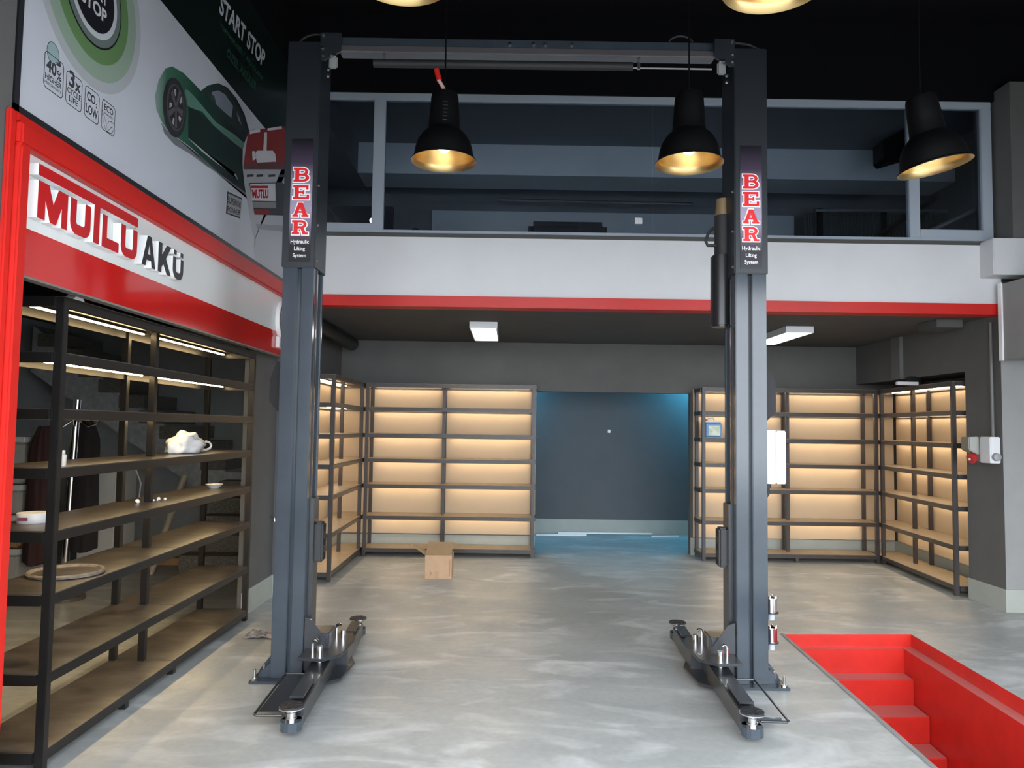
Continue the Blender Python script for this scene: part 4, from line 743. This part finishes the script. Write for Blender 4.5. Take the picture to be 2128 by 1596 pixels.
# alcove: switch and white trunking strips
o = MB().box(1.56, 1.60, 11.755, 11.77, 1.58, 1.63).build('wall_switch', ACRYL, None, 0.003); tag(o, 'small white wall switch on the alcove wall', 'switch')
for (a, b_, l) in (((1114, 1103), (1218, 1106), 'short white trunking strip on the alcove floor beside the shelf'), ((1160, 1098), (1355, 1105), 'long white trunking strip leaning on the alcove skirting'), ((1352, 1107), (1408, 1109), 'thin white trunking end piece on the alcove floor')):
    p, q = at_z(*a, 0.02), at_z(*b_, 0.02); p.y = 11.6; q.y = 11.66; p = at_y(*a, 11.6); q = at_y(*b_, 11.66)
    zz = (0.0, 0.021, 0.0)[('short' in l)*0+('long' in l)*1]; p.z = 0; q.z = 0
    o = MB().obox((p.x, p.y-0.09*('long' not in l), zz), (q.x-p.x, q.y-p.y, 0), (0, 0.03, 0), (0, 0, 0.02)).build('trunking_strip', ACRYL); tag(o, l, 'trunking strip', 'white trunking strips')
# things on the left shelf
def on(z): return z+0.028
zb = on(1.395); bm = bmesh.new(); bmesh.ops.create_icosphere(bm, subdivisions=4, radius=1.0)
from mathutils import noise as mn
for v in bm.verts:
    n = v.co.normalized(); d = 1+0.22*mn.noise(n*2.2)+0.10*mn.noise(n*5.5)+0.05*mn.noise(n*11); c = n*d
    v.co = Vector((c.x*0.115, c.y*0.20*(1-0.15*c.z), max(c.z, -0.45)*0.085*(1.25 if c.y < 0.2 else 0.95)))
me = bpy.data.meshes.new('plastic_bag'); bm.to_mesh(me); bm.free(); me.materials.append(mat('thin_white_plastic', (0.80, 0.79, 0.78), 0.4, bump=0.25, scale=16))
for p in me.polygons: p.use_smooth = True
zb += 0.003
bagr = thing('plastic_bag', (-2.40, 5.57, zb), 'crumpled white plastic carrier bag on the long black shelf', 'plastic bag')
bo = bpy.data.objects.new('bag_body', me); COL.objects.link(bo); bo.parent = bagr; zmin = min(v.co.z for v in me.vertices); bo.location = (0, 0, -zmin)
MB().tube([(-2.36, 5.69, zb+.03), (-2.345, 5.73, zb+.065), (-2.33, 5.77, zb+.08), (-2.315, 5.80, zb+.072), (-2.305, 5.815, zb+.05), (-2.31, 5.80, zb+.026), (-2.325, 5.76, zb+.015), (-2.34, 5.71, zb+.014)], [.014, .010, .009, .008, .008, .009, .010, .012], 8).build('bag_handle', MATS['thin_white_plastic'], bagr, smooth=True)
zz = on(1.093); o = MB().lathe([(0.001, 0), (0.035, 0), (0.04, .006), (0.065, .032), (0.068, .034), (0.062, .032), (0.038, .010), (0.001, .008)], (-2.38, 6.09, zz), seg=32).build('small_bowl', WHITEP, smooth=True); tag(o, 'small white bowl on the long black shelf', 'bowl')
o = MB().lathe([(0.001, 0), (0.016, 0), (0.017, .055), (0.010, .062), (0.010, .08), (0.001, .08)], (-2.225, 3.75, on(1.395)), seg=18).build('small_bottle', mat('pale_bottle', (0.62, 0.58, 0.52), 0.3), smooth=True); tag(o, 'tiny pale bottle at the corner of the long black shelf', 'bottle')
tb = thing('round_tub', (-2.47, 3.93, zz), 'flat round white tub on the shelf above the dusty tray', 'tub')
MB().lathe([(0.001, 0), (0.075, 0), (0.078, .01), (0.078, .045), (0.074, .05), (0.001, .05)], (-2.47, 3.93, zz), seg=32).build('body', WHITEP, tb, smooth=True)
MB().box(-2.50, -2.45, 3.850, 3.853, zz+.015, zz+.032).build('print_mark', mat('print_violet', (0.25, 0.06, 0.10), 0.5), tb)
z6 = on(0.795)+0.003; tr = thing('round_tray', (-2.39, 4.15, z6), 'large dusty round metal tray with a raised rim on the long black shelf', 'tray')
MB().lathe([(0.001, .002), (0.165, .002), (0.165, .006), (0.001, .006)], (-2.385, 4.10, z6), seg=48).build('plate', DUSTY, tr, smooth=True)
MB().lathe([(0.165, 0), (0.185, 0), (0.190, .012), (0.182, .020), (0.170, .018), (0.165, .006)], (-2.385, 4.10, z6), seg=48).build('rim', mat('rusty_rim', (0.20, 0.165, 0.13), 0.7, var=0.4, scale=25, bump=0.4), tr, smooth=True)
for k, (y, x, r) in enumerate(((4.885, -2.40, .014), (5.02, -2.36, .008), (5.05, -2.35, .007), (5.09, -2.36, .012), (5.12, -2.33, .009))):
    bm = bmesh.new(); bmesh.ops.create_icosphere(bm, subdivisions=2, radius=r)
    for v in bm.verts: v.co *= 1+0.35*mn.noise(v.co*90+Vector((k, 0, 0)))
    zl = min(v.co.z for v in bm.verts)
    for v in bm.verts: v.co.z -= zl
    me = bpy.data.meshes.new('styrofoam_crumb'); bm.to_mesh(me); bm.free(); me.materials.append(ACRYL); o = bpy.data.objects.new('styrofoam_crumb', me); COL.objects.link(o); o.location = (x, y, zz)
    tag(o, 'white styrofoam crumb on the dusty shelf board' if k else 'round white styrofoam crumb lying apart from the others on the shelf', 'crumb', 'styrofoam crumbs on the black shelf')
o = MB().prism([(-2.18, 3.70, 2.257), (-2.18, 3.80, 2.257), (-2.18, 3.755, 2.30)], (-0.05, 0, 0)).build('paper_cone', ACRYL); tag(o, 'small white folded paper on top of the long black shelf', 'paper')
# things in the store
rk = thing('coat_stand', (-4.11, 7.03, 0), 'chrome coat stand with a round base behind the black shelf', 'coat stand')
MB().lathe([(0.001, 0), (0.19, 0), (0.19, .03), (0.17, .045), (0.03, .05), (0.028, .09)], (-4.11, 7.03, 0), seg=36).build('base', mat('stand_base', (0.09, 0.08, 0.07), 0.5), rk, smooth=True)
MB().tube([(-4.11, 7.03, .05), (-4.06, 7.03, 1.85)], 0.033, 16).build('pole', CHROME, rk, smooth=True)
for a in (0.3, 1.9, 3.6, 5.1): MB().tube([(-4.06, 7.03, 1.68), (-4.06+.10*math.cos(a), 7.03+.10*math.sin(a), 1.60), (-4.06+.17*math.cos(a), 7.03+.17*math.sin(a), 1.62), (-4.06+.19*math.cos(a), 7.03+.19*math.sin(a), 1.70)], 0.010, 8).build('hook', CHROME, rk, smooth=True)
def jacket(cx, cy, zt, zb_, rx, ry, mt, label, sd):
    m = MB(); n, nz = 28, 14; m.v = []; 
    for i in range(nz+1):
        t = i/nz; z = zt+(zb_-zt)*t; s = (0.45+0.55*math.sin(min(1, t*5)*math.pi/2))*(1+0.12*t)
        for k in range(n):
            a = 2*math.pi*k/n; f = 1+0.16*math.sin(5*a+sd+t*1.2)*t+0.08*math.sin(11*a+2*sd)
            m.v.append(Vector((cx+rx*s*f*math.cos(a), cy+ry*s*f*math.sin(a), z+0.02*math.sin(3*a+sd)*t)))
    for i in range(nz):
        for k in range(n): k2 = (k+1) % n; m.f.append((i*n+k, i*n+k2, (i+1)*n+k2, (i+1)*n+k)); m.m.append(0)
    m.f.append(tuple(range(n))); m.m.append(0)
    m.f.append(tuple(nz*n+k for k in range(n))); m.m.append(0)
    o = m.build('jacket', mt, None, 0, True); tag(o, label, 'jacket')
jacket(-4.10, 7.26, 1.66, 0.42, 0.125, 0.12, mat('cloth_black', (0.012, 0.010, 0.012), 0.85), 'black jacket hanging on the coat stand', 1.0)
jacket(-4.215, 6.80, 1.60, 0.38, 0.095, 0.11, mat('cloth_maroon', (0.030, 0.010, 0.012), 0.85), 'dark maroon jacket hanging on the coat stand', 2.3)
fg = thing('metal_cabinet', (-4.32, 8.0, 0), 'white metal cabinet standing behind the coat stand', 'cabinet')
MB().box(-4.50, -4.12, 7.90, 8.35, 0, 1.22).build('body', mat('cabinet_white', (0.55, 0.56, 0.53), 0.45), fg, 0.01)
MB().box(-4.44, -4.30, 7.896, 7.90, 1.02, 1.10).build('yellow_sticker', mat('sticker_yellow', (0.62, 0.52, 0.20), 0.6), fg); MB().lathe([(0.001, .006), (0.012, .005), (0.013, 0)], (-4.33, 7.90, 0.52), (0, -1, 0), 12).build('lock', GREYP, fg)
o = MB().tube([(-4.10, 7.95, 1.20), (-3.95, 7.95, 1.17), (-3.88, 7.95, 1.0), (-3.90, 7.95, 0.80)], 0.008, 6).build('white_cable', WHITEP, None, 0, True); tag(o, 'thin white cable hanging beside the white cabinet', 'cable')
BINM = mat('bin_cloudy_plastic', (0.33, 0.33, 0.31), 0.3, var=0.1, scale=5)
for k, (z0, z1, l) in enumerate(((0.0, 0.50, 'cloudy plastic storage bin at the bottom of the stack in the store'), (0.51, 0.80, 'plastic storage bin with brown contents in the middle of the stack'), (0.81, 1.07, 'shallow cloudy plastic storage bin below the top one'), (1.08, 1.50, 'tall cloudy plastic storage bin on top of the stack'))):
    b_ = thing('storage_bin', (-4.62, 6.95, z0), l, 'storage bin', 'storage bins stacked in the store')
    mt = mat('bin_brown', (0.30, 0.18, 0.09), 0.5, var=0.3, scale=9) if k == 1 else BINM
    MB().box(-4.85, -4.36, 6.75, 7.2, z0, z1-.05).build('body', mt, b_, 0.02, True); MB().box(-4.87, -4.34, 6.73, 7.22, z1-.05, z1).build('lid', mat('bin_lid', (0.48, 0.50, 0.51), 0.3), b_, 0.008)
    MB().box(-4.60, -4.50, 6.745, 6.75, (z0+z1)/2-.03, (z0+z1)/2+.05).build('label', [WHITEP, mat('label_red', (0.35, 0.05, 0.05), 0.5)][k < 3], b_)
    for x in (-4.47,): MB().box(x, x+.012, 6.742, 6.75, z0+.03, z1-.06).build('rib', WHITEP, b_)
o = MB().box(-4.25, -3.72, 8.75, 9.05, 0, 0.08).build('wood_block', mat('pale_wood', (0.45, 0.30, 0.17), 0.6, var=0.15, scale=6, stretch=(1, 8, 1))); tag(o, 'pale wooden block on the store floor by the stairs', 'wood block')
o = MB().tube([(-3.86, 8.20, 0.0), (-3.66, 8.50, 1.05)], 0.035, 14).build('plastic_pipe', mat('pipe_cream', (0.45, 0.41, 0.33), 0.4), None, 0, True); tag(o, 'cream plastic pipe leaning against the stairs', 'pipe')
# rag on the floor, wall hook
bm = bmesh.new(); bmesh.ops.create_grid(bm, x_segments=26, y_segments=20, size=1.0)
for v in bm.verts:
    x, y = v.co.x, v.co.y; e_ = 1-0.25*abs(mn.noise(Vector((x*2, y*2, 3))))
    v.co = Vector((x*0.13*e_, y*0.09*e_, 0.004+0.045*max(0, 0.35+mn.noise(Vector((x*2.2, y*2.2, 7)))+0.4*mn.noise(Vector((x*6, y*6, 2))))*(1-0.6*max(abs(x), abs(y))**3)))
me = bpy.data.meshes.new('floor_rag'); bm.to_mesh(me); bm.free(); me.materials.append(mat('rag_cloth', (0.22, 0.20, 0.20), 0.9, var=0.5, scale=30, col2=(0.42, 0.39, 0.39)))
for p in me.polygons: p.use_smooth = True
q = at_z(545, 1322); o = bpy.data.objects.new('floor_rag', me); COL.objects.link(o); o.location = (q.x, q.y, 0.0); tag(o, 'crumpled grey rag on the floor behind the lift post', 'rag')
q = at_x(562, 1080, -2.25); o = MB().tube([(-2.25, q.y, q.z+.03), (-2.215, q.y, q.z+.02), (-2.21, q.y, q.z-.02), (-2.235, q.y, q.z-.03)], 0.007, 8).build('wall_hook', CHROME, None, 0, True); tag(o, 'small metal hook on the dark wall beside the black shelf', 'hook')
